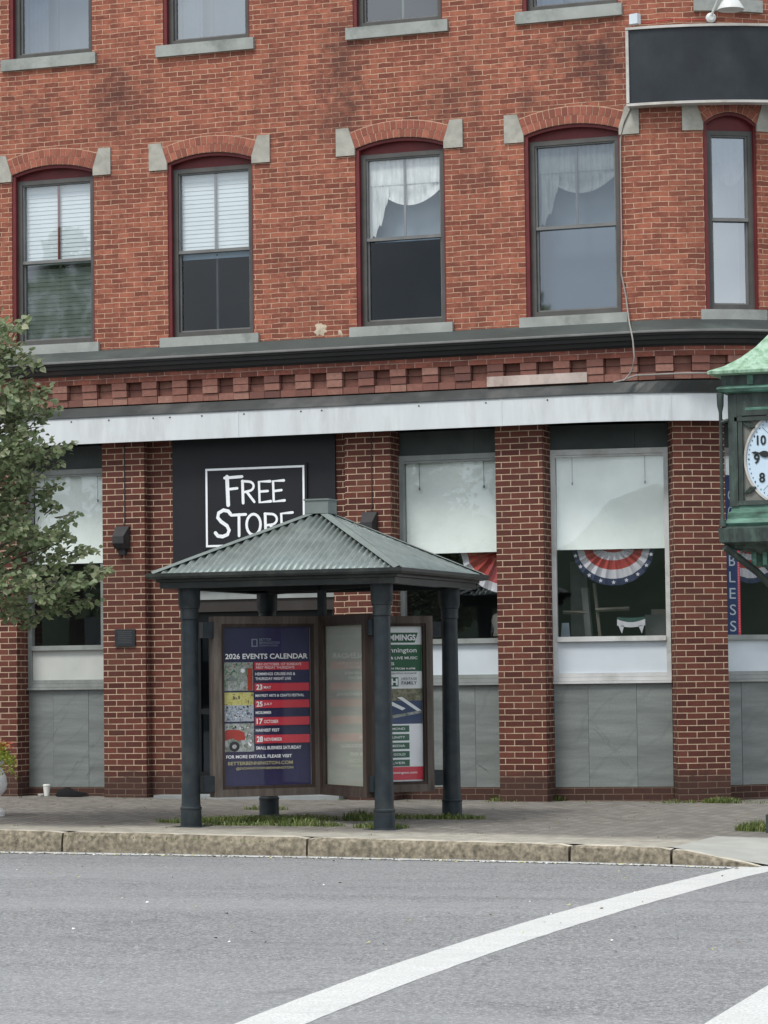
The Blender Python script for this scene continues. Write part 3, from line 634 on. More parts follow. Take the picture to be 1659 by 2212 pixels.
def upper_window(u):
    k = u['kind']; s0, s1, zb, zs = u['s0'], u['s1'], u['zb'], u['zs']; w_ = s1-s0
    c = MB()       # red casing (the window's own mesh)
    c.pbox(U, s0+.001, s0+.045, zb, zs-.01, -.20, -.012, 'red_paint'); c.pbox(U, s1-.024, s1-.001, zb, zs-.01, -.20, -.03, 'red_paint')
    zt = zs-.065   # top of the storm frame
    n = 12
    for i in range(n):
        a = s0+.002+(w_-.004)*i/n; b = s0+.002+(w_-.004)*(i+1)/n; za, zb2 = arch(u, a)-.002, arch(u, b)-.002
        c.face([U.P(a, zt, -.10), U.P(b, zt, -.10), U.P(b, zb2, -.10), U.P(a, za, -.10)], 'red_paint')
        c.face([U.P(a, za, -.10), U.P(b, zb2, -.10), U.P(b, zb2, -.02), U.P(a, za, -.02)], 'red_paint')
        c.face([U.P(a, za-.035, -.02), U.P(b, zb2-.035, -.02), U.P(b, zb2, -.02), U.P(a, za, -.02)], 'red_paint')
        c.face([U.P(a, za-.035, -.02), U.P(b, zb2-.035, -.02), U.P(b, zb2-.035, -.10), U.P(a, za-.035, -.10)], 'red_paint')
    win = c.build('window', B); tag(win, u['label'])
    a, b = s0+.045, s1-.024
    f = MB(); fwid = .055
    f.pbox(U, a, a+fwid, zb, zt, -.17, -.075, 'bronze_frame'); f.pbox(U, b-fwid, b, zb, zt, -.17, -.075, 'bronze_frame')
    f.pbox(U, a+fwid, b-fwid, zt-.05, zt-.001, -.17, -.076, 'bronze_frame'); f.pbox(U, a+fwid, b-fwid, zb, zb+.065, -.17, -.074, 'bronze_frame')
    f.build('storm_frame', win)
    ia, ib, ib_, it = a+fwid, b-fwid, zb+.065, zt-.05; zm = (ib_+it)/2+.005
    g = MB()
    g.pbox(U, ia, ib, zm-.018, zm+.018, -.15, -.085, 'bronze_light')
    g.pbox(U, ia, ia+.02, ib_, zm-.018, -.15, -.115, 'bronze_light'); g.pbox(U, ib-.02, ib, ib_, zm-.018, -.15, -.115, 'bronze_light'); g.pbox(U, ia+.02, ib-.02, ib_, ib_+.02, -.15, -.115, 'bronze_light')
    g.pbox(U, ia, ia+.016, zm+.018, it, -.145, -.095, 'bronze_light'); g.pbox(U, ib-.016, ib, zm+.018, it, -.145, -.095, 'bronze_light'); g.pbox(U, ia+.016, ib-.016, it-.016, it, -.145, -.095, 'bronze_light')
    mid = (ia+ib)/2
    if k != 'w5':
        g.pbox(U, mid-.012, mid+.012, zm+.018, it-.016, -.150, -.134, 'bronze_light' if k != 'w1' else 'red_paint')
        if k in ('w1', 'w2', 't1', 't2', 't3', 't4'): g.pbox(U, mid-.012, mid+.012, ib_+.02, zm-.018, -.20, -.17, 'bronze_frame' if k[0] == 'w' else 'bronze_light')
    g.build('sash', win)
    up_g = {'w1': 'glass', 'w2': 'glass', 'w3': 'glass', 'w4': 'glass_haze', 'w5': 'glass_pale'}.get(k, 'glass_sky')
    lo_g = {'w1': 'glass_mid', 'w2': 'glass_dark', 'w3': 'glass_dark', 'w4': 'glass_sky', 'w5': 'glass_pale', 't3': 'glass_mid'}.get(k, 'glass_sky')
    p = MB(); p.face([U.P(ia, zm, -.13), U.P(ib, zm, -.13), U.P(ib, it, -.13), U.P(ia, it, -.13)], up_g); p.build('pane', win)
    p = MB(); p.face([U.P(ia, ib_, -.14), U.P(ib, ib_, -.14), U.P(ib, zm, -.14), U.P(ia, zm, -.14)], lo_g); p.build('pane', win)
    # what hangs behind the glass, with a board painting sky haze
    def blinds(z0, z1, pitch=.05, d=-.162, mat='blind_white', tilt=.3):
        bl = MB(); n = int((z1-z0)/pitch)
        for i in range(n+1):
            z = z1-i*pitch; bl.face([U.P(ia, z-pitch*.99, d-.004), U.P(ib, z-pitch*.99, d-.004), U.P(ib, z, d-.010), U.P(ia, z, d-.010)], mat)
            bl.face([U.P(ia, z, d-.010), U.P(ib, z, d-.010), U.P(ib, z+.001, d-.004), U.P(ia, z+.001, d-.004)], mat)
        bl.build('blind', win)
    def swag(zt_, mat='curtain_white'):
        cu = MB(); n = 26; hw = (ib-ia); cols = []
        for j in range(6):      # pleated valance across the top
            za, zb_ = zt_-.05*(j+1), zt_-.05*j
            cu.face([U.P(ia, za, -.152-.006*(j % 2)), U.P(ib, za, -.152-.006*(j % 2)), U.P(ib, zb_, -.152-.006*((j+1) % 2)), U.P(ia, zb_, -.152-.006*((j+1) % 2))], mat)
        for i in range(n+1):
            x = i/n; row = []
            for j in range(9):
                y = j/8; dep = .34+.20*math.sin(math.pi*min(1, max(0, (x-.12)/.88)))**.8*1.0
                z = zt_-y*dep; d = -.172-.010*math.sin(y*math.pi*5+x*2)
                row.append(U.P(ia+hw*x, z, d))
            cols.append(row)
        for A, B_ in zip(cols, cols[1:]):
            for j in range(8): cu.face([A[j+1], B_[j+1], B_[j], A[j]], mat)
        # side jabot on the left, gathered and uneven at the hem
        lens = (.93, .90, .86, .88, .80, .74, .76, .66, .56, .50, .42)
        for i in range(10):
            xa, xb = ia+.004+hw*.27*i/10, ia+.004+hw*.27*(i+1)/10; dd = -.160-.012*(i % 2); de = -.160-.012*((i+1) % 2)
            cu.face([U.P(xa, zt_-lens[i], dd), U.P(xb, zt_-lens[i+1], de), U.P(xb, zt_-.28, de), U.P(xa, zt_-.28, dd)], mat)
        cu.build('curtain', win, smooth=True)
    if k == 'w1': blinds(zm-.02, it)
    if k == 'w1': blinds(ib_+.02, zm-.08, mat='blind_grey')
    if k == 'w2': blinds(zm-.08, it)
    if k in ('w3', 'w4', 'w5'): swag(it, 'curtain_white' if k == 'w3' else 'curtain_dim')
    if k in ('w3', 'w4', 'w5', 't1', 't2', 't4'):
        sh = MB(); sh.pbox(U, ia, ib, ib_ if k != 'w3' else zm, it, -.36, -.35, 'haze_board'); sh.build('shade', win)  # no real blind: bluish board whose colour stands in for reflected sky
    if k[0] == 't' and k != 't3':
        cu = MB()
        for i in range(10):
            xa, xb = ia+.03*i, ia+.03*(i+1)
            cu.face([U.P(xa, ib_, -.24-.03*(i % 2)), U.P(xb, ib_, -.24-.03*((i+1) % 2)), U.P(xb, it, -.24-.03*((i+1) % 2)), U.P(xa, it, -.24-.03*(i % 2))], 'curtain_blue')
        cu.build('curtain', win)
    si = MB(); hh = .135 if k != 'w5' else .115
    si.pbox(U, u['l'], u['r'], zb-hh, zb-.002, -.10, .045, 'sill_stone'); si.build('sill', win)
    # rowlock arch, two rings
    ar = MB(); c0 = (s0+s1)/2; h = w_/2; r = u['zc']-zs; RR = (h*h+r*r)/(2*r); zc0 = u['zc']-RR; am = math.asin(min(1, h/RR))
    rr = random.Random(int(s0*100)); th = .088
    for ring in range(2):
        r1 = RR+.004+ring*(th+.006); r2 = r1+th; nb = max(6, int(2*am*r1/.066)); n2 = nb
        for i in range(n2):
            g_ = .0045/r1; t0 = -am+2*am*i/n2+g_; t1 = -am+2*am*(i+1)/n2-g_; rv = rr.random()
            Q = [(c0+r1*math.sin(t0), zc0+r1*math.cos(t0)), (c0+r1*math.sin(t1), zc0+r1*math.cos(t1)), (c0+r2*math.sin(t1), zc0+r2*math.cos(t1)), (c0+r2*math.sin(t0), zc0+r2*math.cos(t0))]
            ar.face([U.P(x, z, .010) for x, z in Q], 'arch_brick', [(x, z) for x, z in Q], rv)
            for (x0, y0), (x1, y1) in ((Q[0], Q[1]), (Q[1], Q[2]), (Q[3], Q[0]), (Q[2], Q[3])):
                ar.face([U.P(x0, y0, 0), U.P(x1, y1, 0), U.P(x1, y1, .010), U.P(x0, y0, .010)], 'arch_brick', None, rv)
    t0 = [-am+2*am*i/20 for i in range(21)]; r1, r2 = RR, RR+2*th+.018
    for a_, b_ in zip(t0, t0[1:]):
        ar.face([U.P(c0+r_*math.sin(t_), zc0+r_*math.cos(t_), .004) for r_, t_ in ((r1, a_), (r1, b_), (r2, b_), (r2, a_))], 'arch_mortar')
    ar.build('arch', win)
    # skewback stones
    for sg, e_ in ((-1, s0), (1, s1)):
        sk = MB(); ib2 = e_-sg*.004; tw, bw = .15, .225; zb3 = zs-.075; zt3 = zb3+.315
        Q = [(ib2, zb3), (ib2, zs+.01), (ib2+sg*(bw-tw), zt3), (ib2+sg*bw, zt3), (ib2+sg*bw, zb3)]
        if sg < 0: Q = Q[::-1]
        Q = Q[::-1]
        sk.face([U.P(x, z, .022) for x, z in Q], 'arch_stone')
        for i in range(5):
            (x0, y0), (x1, y1) = Q[i], Q[(i+1) % 5]; sk.face([U.P(x0, y0, -.01), U.P(x1, y1, -.01), U.P(x1, y1, .022), U.P(x0, y0, .022)], 'arch_stone')
        sk.build('skewback', win)
def mat_arch():
    m, t, b = nodes('arch_brick'); at = N(t, 'ShaderNodeAttribute', attribute_name='rnd'); v = coords(t, 'Object'); f = noise(t, v, 22, 4, .7)
    c = ramp(t, at.outputs['Fac'], [(0, (.21, .068, .046)), (.5, (.30, .096, .062)), (1, (.38, .13, .082))]); c = mixc(t, ramp(t, f, [(.35, .4), (.65, 0.0)]), c, (.15, .045, .033))
    t.links.new(c, b.inputs['Base Color']); b.inputs['Roughness'].default_value = .9; bump(t, b, f, .3, .004)
def sheer(name, k):
    m = MATS[name]; t = m.node_tree; b = t.nodes['Principled BSDF']; tr_ = N(t, 'ShaderNodeBsdfTransparent'); ms_ = N(t, 'ShaderNodeMixShader'); f = noise(t, coords(t, 'Object', (9, 9, .8)), 3, 4, .6)
    t.links.new(ramp(t, f, [(.3, max(0, k-.2)), (.7, min(1, k+.2))]), ms_.inputs[0]); t.links.new(b.outputs[0], ms_.inputs[1]); t.links.new(tr_.outputs[0], ms_.inputs[2]); t.links.new(ms_.outputs[0], t.nodes['Material Output'].inputs[0])
sheer('curtain_white', .22); sheer('curtain_dim', .35)
mat_arch(); mat_plain('arch_mortar', (.55, .37, .26), .9, .3, 10, .2)
for u in ups: upper_window(u)

# cornice with gutter edge, brick band, dentils
m = MB(); zt, zg, zc = z_flash_top, z_gutter, z_corn_bot
m.sweep(U, SL, SR, [(0.002, zt+.004), (.05, zt-.012), (.20, zg+.022), (.235, zg+.016), (.235, zg-.002)], 'copper_flashing')
m.build('cornice_flashing', B)
m = MB(); m.sweep(U, SL, SR, [(.243, zg+.024), (.25, zg+.018), (.25, zg+.002), (.243, zg-.004)], 'bronze_light', closed=True)
m.build('drip_edge', B)
m = MB(); m.sweep(U, SL, SR, [(.232, zg), (.225, zg-.025), (.20, zg-.03), (.19, zg-.07), (.15, zg-.075), (.135, zc-.02), (.10, zc-.022), (.09, zc-.04), (.02, zc-.04)], 'cornice_dark'); m.build('cornice_moulding', B)
m = MB(); m.pbox(U, SL, SR, z_band_bot, zc-.042, -.05, .085, 'brick_band'); m.build('brick_course', B)
m = MB(); m.pbox(U, SL, SR, z_dent_bot-.06, z_band_bot-.002, -.12, -.07, 'brick_band')
rr = random.Random(2); rows = 3; rh = (z_band_bot-z_dent_bot)/rows; bw = .19; s = SL; i = 0
while s < SR-bw:
    for r_ in range(rows):
        zt2 = z_band_bot-.003-r_*rh
        stp = .012*(rows-r_)
        d = ((.080, .070, .058) if i % 2 == 0 else (-.012, -.002, .052))[r_]
        if (not (i % 2)) or r_ < 4:
            m.pbox(U, s+.003, s+bw-.003, zt2-rh+.007, zt2, -.07, d+rr.uniform(-.004, .004), 'dentil_brick', rnd=min(1, max(0, rr.gauss(.58, .26))), step=.3)
    s += bw; i += 1
m.build('dentil_band', B)
# flashing over the fascia + white fascia on the lower path
m = MB(); FD = .20; SLn = 90
T = [SL+(LO.s0-SL)*i/6 for i in range(7)]+[LO.s0+(SRL-LO.s0)*i/SLn for i in range(1, SLn+1)]
def nearU(p):
    best = None
    lo_, hi_ = SL, SR
    k = 60
    for _ in range(5):
        c_ = [lo_+(hi_-lo_)*i/k for i in range(k+1)]; best = min(c_, key=lambda t: (U.P(t, 0)-p).length); st = (hi_-lo_)/k; lo_, hi_ = best-st, best+st
    return best
UU = [nearU(LO.P(t, 0, FD)) for t in T]
for (a, ua), (b, ub) in zip(zip(T, UU), list(zip(T, UU))[1:]):
    zl = z_fas_top; zh = z_dent_bot-.012
    A = [LO.P(a, zl, FD+.012), LO.P(b, zl, FD+.012), LO.P(b, zl+.012, FD+.012), LO.P(a, zl+.012, FD+.012)]
    m.face(A, 'flashing')
    Bq = [LO.P(a, zl+.012, FD+.012), LO.P(b, zl+.012, FD+.012), U.P(ub, zh, .055), U.P(ua, zh, .055)]; m.face(Bq, 'flashing', [(a, 0), (b, 0), (b, 1), (a, 1)])
m.build('lower_flashing', B)
m = MB(); m.sweep(LO, SL, SRL, [(0.0, z_fas_bot+.015), (FD-.02, z_fas_bot+.015), (FD-.02, z_fas_bot), (FD, z_fas_bot), (FD, z_fas_top)], 'fascia_white'); m.build('fascia', B)
m = MB()
for px in (514, 1083, 1449):
    s_, _ = LO.inv(px, 900, FD); m = MB(); m.pbox(LO, s_-.008, s_+.008, z_fas_bot-.002, z_fas_top, FD, FD+.005, 'fascia_white'); m.build('fascia_joint', B)
for px in (154, 235, 331, 367, 436, 527, 650, 695, 905, 1050, 1183):
    s_, _ = LO.inv(px, 890, FD); m = MB(); m.pbox(LO, s_-.008, s_+.008, z_fas_top-.045, z_fas_top-.03, FD, FD+.006, 'lamp_dark'); m.build('bolt', B)

# rusted strip lying on the flashing
m = MB(); s_a, zz = U.inv(1052, 826, .08); s_b, _ = U.inv(1268, 820, .08); m.pbox(U, s_a, s_b, zz-.05, zz+.06, .060, .085, 'rust_strip')
m.build('rusted_strip', B)

# ---- ground floor
zF = z_fas_bot+.02
def LS(px, py=1350, d=0): return LO.inv(px, py, d)[0]
DP = -.30
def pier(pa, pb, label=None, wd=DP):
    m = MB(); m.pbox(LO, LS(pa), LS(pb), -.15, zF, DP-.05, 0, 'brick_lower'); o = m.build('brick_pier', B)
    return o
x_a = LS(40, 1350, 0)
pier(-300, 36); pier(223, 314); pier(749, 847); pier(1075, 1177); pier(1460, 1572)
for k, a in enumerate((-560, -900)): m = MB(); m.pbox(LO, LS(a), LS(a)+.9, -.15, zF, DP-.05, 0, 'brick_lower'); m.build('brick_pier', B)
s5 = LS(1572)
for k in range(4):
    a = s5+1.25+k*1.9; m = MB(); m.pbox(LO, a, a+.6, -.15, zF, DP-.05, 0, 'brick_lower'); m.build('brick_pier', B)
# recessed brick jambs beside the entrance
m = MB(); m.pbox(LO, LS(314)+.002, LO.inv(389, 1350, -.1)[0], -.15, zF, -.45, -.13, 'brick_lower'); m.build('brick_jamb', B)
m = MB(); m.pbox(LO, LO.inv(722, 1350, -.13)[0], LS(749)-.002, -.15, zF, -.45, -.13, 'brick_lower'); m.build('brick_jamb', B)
def zW(px, py, d=DP): return LO.inv(px, py, d)[1]
zz = {k: zW(1320, v) for k, v in dict(tr=970, sh=1194, gb=1376, bar=1386, wp=1455, tm=1471, st=1700).items()}
zz['st'] = (zW(1320, 1700)+zW(130, 1700))/2
for k, v, v2 in (('gb', 1376, 1393), ('sh', 1194, 1209), ('tr', 970, 1013), ('tm', 1471, 1484)): zz[k] = (zW(1320, v)+zW(130, v2))/2
zz['bar'] = zz['gb']-.055; zz['wp'] = zz['tm']+.085
def chord(pa, pb, d):
    """flat window plane between two points of the lower path"""
    A, B_ = LO.P(pa, 0, d), LO.P(pb, 0, d); X = (B_-A).normalized(); Nn = Vector((X.y, -X.x, 0)); Ln = (B_-A).length
    class C:
        s0 = 1e9
        def P(self, t, z, dd=0.0): q = A+X*t+Nn*dd; return Vector((q.x, q.y, z))
    return C(), Ln
def shop_window(sa, sb, frame, panel, label, veins=(), wavy=0):
    C_, Ln = chord(sa, sb, DP); G = MB(); fw_ = .05
    # frame
    zt, zb = zz['tr'], zz['tm']
    G.pbox(C_, 0, fw_, zz['tm'], zt, -.06, .02, frame); G.pbox(C_, Ln-fw_, Ln, zz['tm'], zt, -.06, .02, frame)
    G.pbox(C_, fw_, Ln-fw_, zt-.06, zt-.001, -.06, .018, frame); G.pbox(C_, fw_, Ln-fw_, zt-.085, zt-.062, -.05, .005, frame)
    G.pbox(C_, fw_, Ln-fw_, zz['bar'], zz['gb'], -.06, .035, frame)
    G.pbox(C_, fw_, Ln-fw_, zz['wp']-.04, zz['wp']-.001, -.06, .012, frame); G.pbox(C_, -.0, Ln, zz['tm']-.03, zz['tm']-.002, -.06, .05, frame); G.pbox(C_, fw_, Ln-fw_, zz['tm'], zz['wp']-.042, -.06, .022, frame)
    W_ = G.build('shop_window', B); tag(W_, label)
    G = MB(); G.pbox(C_, fw_, Ln-fw_, zz['wp'], zz['bar']-.002, -.05, -.012, panel); G.build('white_panel', W_)
    G = MB(); G.face([C_.P(fw_, zz['gb'], -.03), C_.P(Ln-fw_, zz['gb'], -.03), C_.P(Ln-fw_, zt-.06, -.03), C_.P(fw_, zt-.06, -.03)], 'glass_shade'); G.build('pane', W_)
    G = MB(); n = 26; rr = random.Random(int(abs(sa)*50)); ph = rr.uniform(0, 6)
    def dsh(x, z): return -.085+.006*math.sin(x*7+ph)+.030*math.sin(x*2.6+z*2.2+ph)*wavy
    for i in range(n):
        for j in range(8):
            xa, xb = fw_+(Ln-2*fw_)*i/n, fw_+(Ln-2*fw_)*(i+1)/n; za, zb_ = zz['sh']+(zt-.02-zz['sh'])*j/8, zz['sh']+(zt-.02-zz['sh'])*(j+1)/8
            G.face([C_.P(xa, za, dsh(xa, za)), C_.P(xb, za, dsh(xb, za)), C_.P(xb, zb_, dsh(xb, zb_)), C_.P(xa, zb_, dsh(xa, zb_))], 'cloth_shade')
    G.build('roller_blind', W_, smooth='all')
    for x_ in (.18, .80):
        G = MB()
        G.tube([C_.P(Ln*x_, zt-.06, -.045), C_.P(Ln*x_, zt-.36, -.047)], .0035, 'ink_grey'); G.tube([C_.P(Ln*x_, zt-.36, -.047), C_.P(Ln*x_, zt-.39, -.047)], .010, 'ink_grey'); G.build('cord', W_)
    # stone apron in slabs, brick plinth, transom board
    G = MB(); cuts_ = [0, .29, .70, 1] if Ln > 1.0 else [0, .46, 1]
    for a, b in zip(cuts_, cuts_[1:]): 
        u0_ = random.Random(int(sa*10+a*7)).uniform(0, 20); x0, x1 = Ln*a+.0015, Ln*b-.0015
        dd = .002*(int(a*10) % 3)
        k = len(G.uv); G.pbox(C_, x0, x1, zz['st'], zz['tm']-.032, -.05, .005+dd, 'green_marble')
        for q in range(k, len(G.uv)): G.uv[q] = [(x+u0_, y+u0_) for x, y in G.uv[q]]
    for pts in veins:      # natural cracks and veins in the stone, drawn from corner to corner
        q = []
        for k in range(len(pts)-1):
            for j in range(6): q.append((pts[k][0]+(pts[k+1][0]-pts[k][0])*j/6+rr.uniform(-.006, .006), pts[k][1]+(pts[k+1][1]-pts[k][1])*j/6+rr.uniform(-.006, .006)))
        hs = zz['tm']-.032-zz['st']
        for k, ((x0, y0), (x1, y1)) in enumerate(zip(q, q[1:])):
            w0 = .0018*(.4+rr.random()); P_ = lambda x, y: C_.P(Ln*x, zz['st']+hs*y, .0115)
            G.face([P_(x0, y0-w0), P_(x1+.002, y1-w0), P_(x1+.002, y1+w0), P_(x0, y0+w0)], 'vein_dark' if k % 4 else 'vein_pale')
    G.build('stone_panel', W_)
    G = MB(); G.pbox(C_, 0, Ln, -.15, zz['st']-.002, -.06, .012, 'brick_lower'); G.build('brick_plinth', B)
    G = MB(); G.pbox(C_, 0, Ln*.72-.003, zt, zF, -.06, -.005, 'transom_dark'); G.pbox(C_, Ln*.72, Ln, zt, zF, -.06, -.001, 'transom_dark'); G.build('transom_board', B)
    return C_, Ln, W_
Wl = shop_window(LS(36)+.002, LS(223)-.002, 'grey_frame', 'panel_cream', 'shop window at the left half hidden by the tree', veins=[[(.38, .02), (.52, .20), (.70, .38), (.80, .47)], [(.02, .25), (.25, .48), (.50, .85)], [(.62, .05), (.9, .42)]])
W2 = shop_window(LS(847)+.002, LS(1075)-.002, 'grey_frame', 'panel_white', 'shop window behind the right post of the shelter', veins=[[(.45, .72), (.62, .92)], [(.6, .30), (.9, .10)]])
W3 = shop_window(LS(1177)+.002, LS(1460)-.002, 'white_frame', 'panel_white', 'wide white framed shop window between two brick piers with fan bunting', wavy=1, veins=[[(.28, .68), (.42, .50), (.56, .30), (.70, .10)], [(.02, .30), (.10, .13)], [(.30, .60), (.48, .38), (.62, .16)]])
W4 = shop_window(LS(1572)+.002, LS(1572)+1.25-.002, 'grey_frame', 'panel_white', 'shop window on the corner with a blue lettered banner')
W2[2]['label'] = 'shop window behind the right post of the shelter with red bunting'
for k in range(3):
    a = s5+1.85+k*1.9; shop_window(a+.002, a+1.3-.002, 'grey_frame', 'panel_white', 'shop window round the corner on the side street')
m = MB(); C_, Ln, W_ = Wl
m.pbox(C_, Ln-.22, Ln-.05, zz['gb'], zz['sh']+.4, -.14, -.10, 'grey_frame'); m.build('side_board', W_)
# entrance bay
sA, sB = LO.inv(373, 1100, -.10)[0], LO.inv(725, 1100, -.10)[0]
zbl = LO.inv(450, 1265, -.10)[1]
m = MB(); m.pbox(LO, sA, sB, zbl, zF, -.20, -.10, 'black_board'); m.build('black_panel', B)
sC, sD = LO.inv(389, 1350, -.12)[0]+.0, LO.inv(722, 1350, -.13)[0]
m = MB(); m.pbox(LO, sC+.002, sD-.002, zbl-.16, zbl-.002, -.30, -.16, 'grey_frame'); m.pbox(LO, sC+.002, sD-.002, zbl-.30, zbl-.162, -.30, -.18, 'lintel_wood'); m.build('door_lintel', B)
zd = zbl-.30
m = MB(); fr = 'bronze_frame'
m.pbox(LO, sC+.002, sC+.09, .07, zd-.002, -.40, -.30, fr); m.pbox(LO, sD-.09, sD-.002, .07, zd-.002, -.40, -.30, fr)
md = (sC+sD)/2
m.pbox(LO, md-.04, md+.04, .07, zd-.002, -.40, -.30, 'door_black')
door = m.build('door', B); tag(door, 'dark double door with black glass behind the shelter')
for a, b in ((sC+.092, md-.042), (md+.042, sD-.092)):
    m = MB()
    m.pbox(LO, a, a+.07, .07, zd-.004, -.39, -.33, 'door_black'); m.pbox(LO, b-.07, b, .07, zd-.004, -.39, -.33, 'door_black')
    m.pbox(LO, a+.07, b-.07, zd-.12, zd-.004, -.39, -.332, 'door_black'); m.pbox(LO, a+.07, b-.07, .07, .32, -.39, -.332, 'door_black'); m.pbox(LO, a+.07, b-.07, .98, 1.04, -.38, -.29, 'door_black')
    m.build('door_leaf', door)
    m = MB(); m.pbox(LO, a+.07, b-.07, .32, zd-.12, -.365, -.360, 'glass_dark'); m.build('pane', door)
m = MB(); m.pbox(LO, sC+.02, sC+.075, 1.02, 1.18, -.295, -.29, 'white_paint'); m.build('sticker', door)
m = MB(); m.pbox(LO, sC-.25, sD+.12, -.12, .065, -.40, .10, 'threshold'); m.build('door_step', B)
# dark rooms behind the glass, floors and closing walls
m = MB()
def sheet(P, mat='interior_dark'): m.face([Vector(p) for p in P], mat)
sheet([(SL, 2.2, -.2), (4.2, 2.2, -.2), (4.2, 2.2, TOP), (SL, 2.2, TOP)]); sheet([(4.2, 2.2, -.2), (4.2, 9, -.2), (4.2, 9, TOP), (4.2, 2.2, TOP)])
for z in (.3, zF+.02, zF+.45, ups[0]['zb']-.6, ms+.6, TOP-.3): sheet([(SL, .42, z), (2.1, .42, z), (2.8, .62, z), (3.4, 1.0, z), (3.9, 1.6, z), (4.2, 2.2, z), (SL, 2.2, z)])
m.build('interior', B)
m = MB(); m.box(((SL+U.s0+U.rad)/2, 5.2, TOP+.05), ((U.s0+U.rad-SL)/2, 5.0, .05), 'flashing'); m.build('roof', B)  # unseen roof slab, added to keep sky light out of the rooms
m = MB(); m.pbox(U, SL, SR, TOP-.5, TOP+.2, .02, .28, 'cornice_dark'); m.build('roof_cornice', B)
m = MB(); m.box((SL-.1, 5, TOP/2), (.1, 5, TOP/2), 'brick_upper'); m.box(((SL+8)/2, 9.7, TOP/2), ((8-SL)/2, .1, TOP/2), 'brick_upper'); m.build('rear_wall', B)  # unseen walls, added to shut sky light out at the back
adopt(B)

# ================================================================== things on the facade
# FREE STORE sign
sg = MB(); P0 = LO.inv(447, 1184, -.07); P1 = LO.inv(655, 1008, -.07)
sa, sb = P0[0], P1[0]; za = LO.inv(447, 1180, -.07)[1]; zb = (LO.inv(447, 1014, -.07)[1]+LO.inv(655, 1008, -.07)[1])/2
sw, sh = sb-sa, zb-za
sg.pbox(LO, sa-.04, sb+.04, za-.04, zb+.04, -.098, -.075, 'black_board')
sign = sg.build('shop_sign'); tag(sign, 'black board with hand painted white FREE STORE letters and white border', 'shop sign')
def onS(x, y): return LO.P(sa+x*sw, za+y*sh, -.072)
lt = MB(); bw_ = .012
for (x0, y0, x1, y1) in ((0, 0, 1, 0), (1, 0, 1, 1), (1, 1, 0, 1), (0, 1, 0, 0)):
    n_ = 14
    pts = [(x0+(x1-x0)*i/n_, y0+(y1-y0)*i/n_) for i in range(n_+1)]
    dx, dy = bw_/sw, bw_/sh
    if y0 == y1: lt.face([onS(-dx, y0-dy), onS(1+dx, y0-dy), onS(1+dx, y0+dy), onS(-dx, y0+dy)], 'white_paint')
    else: lt.face([onS(x0-dx, dy), onS(x0+dx, dy), onS(x0+dx, 1-dy), onS(x0-dx, 1-dy)], 'white_paint')
def st2(pts, wd=.036, asp=1.0):
    # work in metres on the board so that the brush keeps its width
    q = [(x*sw, y*sh) for x, y in pts]; stroke(lt, q, wd, lambda x, y: LO.P(sa+x, za+y, -.071+.0006*random.random()), 'white_paint')
def arc(cx, cy, rx, ry, a0, a1, n=14): return [(cx+rx*math.cos(R(a0+(a1-a0)*i/n)), cy+ry*math.sin(R(a0+(a1-a0)*i/n))) for i in range(n+1)]
# board coords: x right 0..1, y up 0..1
st2([(.215, .90), (.225, .53)], .046); st2([(.19, .885), (.37, .895)], .034); st2([(.225, .735), (.32, .745)], .03)
st2([(.375, .835), (.38, .55)], .034); st2([(.37, .835)]+arc(.435, .765, .055, .062, 80, -80, 8)+[(.39, .69)], .028); st2([(.42, .69), (.495, .56)], .03)
st2([(.66, .82), (.545, .82), (.55, .55), (.665, .56)], .032); st2([(.55, .69), (.635, .695)], .028)
st2([(.80, .825), (.69, .82), (.695, .555), (.805, .565)], .032); st2([(.695, .69), (.775, .70)], .028)
st2([(.245, .415), (.225, .45), (.175, .465), (.125, .43), (.115, .37), (.15, .315), (.21, .26), (.232, .20), (.215, .145), (.165, .12), (.115, .13), (.09, .17)], .042)
st2([(.255, .395), (.405, .40)], .032); st2([(.335, .40), (.335, .125)], .034)
st2(arc(.485, .265, .072, .135, 90, 450, 20), .032)
st2([(.605, .40), (.61, .13)], .034); st2([(.60, .40)]+arc(.665, .325, .06, .07, 80, -80, 8)+[(.62, .25)], .028); st2([(.655, .25), (.735, .13)], .03)
st2([(.885, .405), (.77, .395), (.775, .125), (.89, .135)], .032); st2([(.775, .265), (.86, .27)], .028)
lt.build('lettering', sign)
# wall lamps
def wall_lamp(px, py, label):
    s_, z_ = LO.inv(px, py, .06); r = empty('wall_lamp', LO.P(s_, z_, 0), label, 'wall lamp', 'dark wedge wall lamps on the brick piers')
    m = MB(); c = LO.P(s_, z_, .0)
    pr = [(-.005, .14), (.03, .14), (.155, .02), (.155, -.06), (.10, -.12), (-.005, -.12)]; w_ = .085
    for sgn in (-1, 1):
        q = [LO.P(s_+sgn*w_*(1 if a[0] < .05 else .82), z_+a[1], a[0]) for a in pr]; m.face(q if sgn > 0 else q[::-1], 'lamp_dark')
    for (a, b) in zip(pr, pr[1:]+pr[:1]):
        wa, wb = w_*(1 if a[0] < .05 else .82), w_*(1 if b[0] < .05 else .82)
        m.face([LO.P(s_-wa, z_+a[1], a[0]), LO.P(s_+wa, z_+a[1], a[0]), LO.P(s_+wb, z_+b[1], b[0]), LO.P(s_-wb, z_+b[1], b[0])], 'lamp_dark')
    m.build('housing', r); m = MB(); m.pbox(LO, s_-.04, s_+.04, z_-.19, z_-.122, .0, .05, 'lamp_dark'); m.build('mount', r)
    m = MB(); m.tube([LO.P(s_+.01, z_+.14, .02), LO.P(s_+.02, z_+.22, .008), LO.P(s_+.02, zF, .008)], .006, 'lamp_dark'); m.build('conduit', r); adopt(r)
wall_lamp(262, 1163, 'dark wedge lamp on the brick pier left of the black FREE STORE panel')
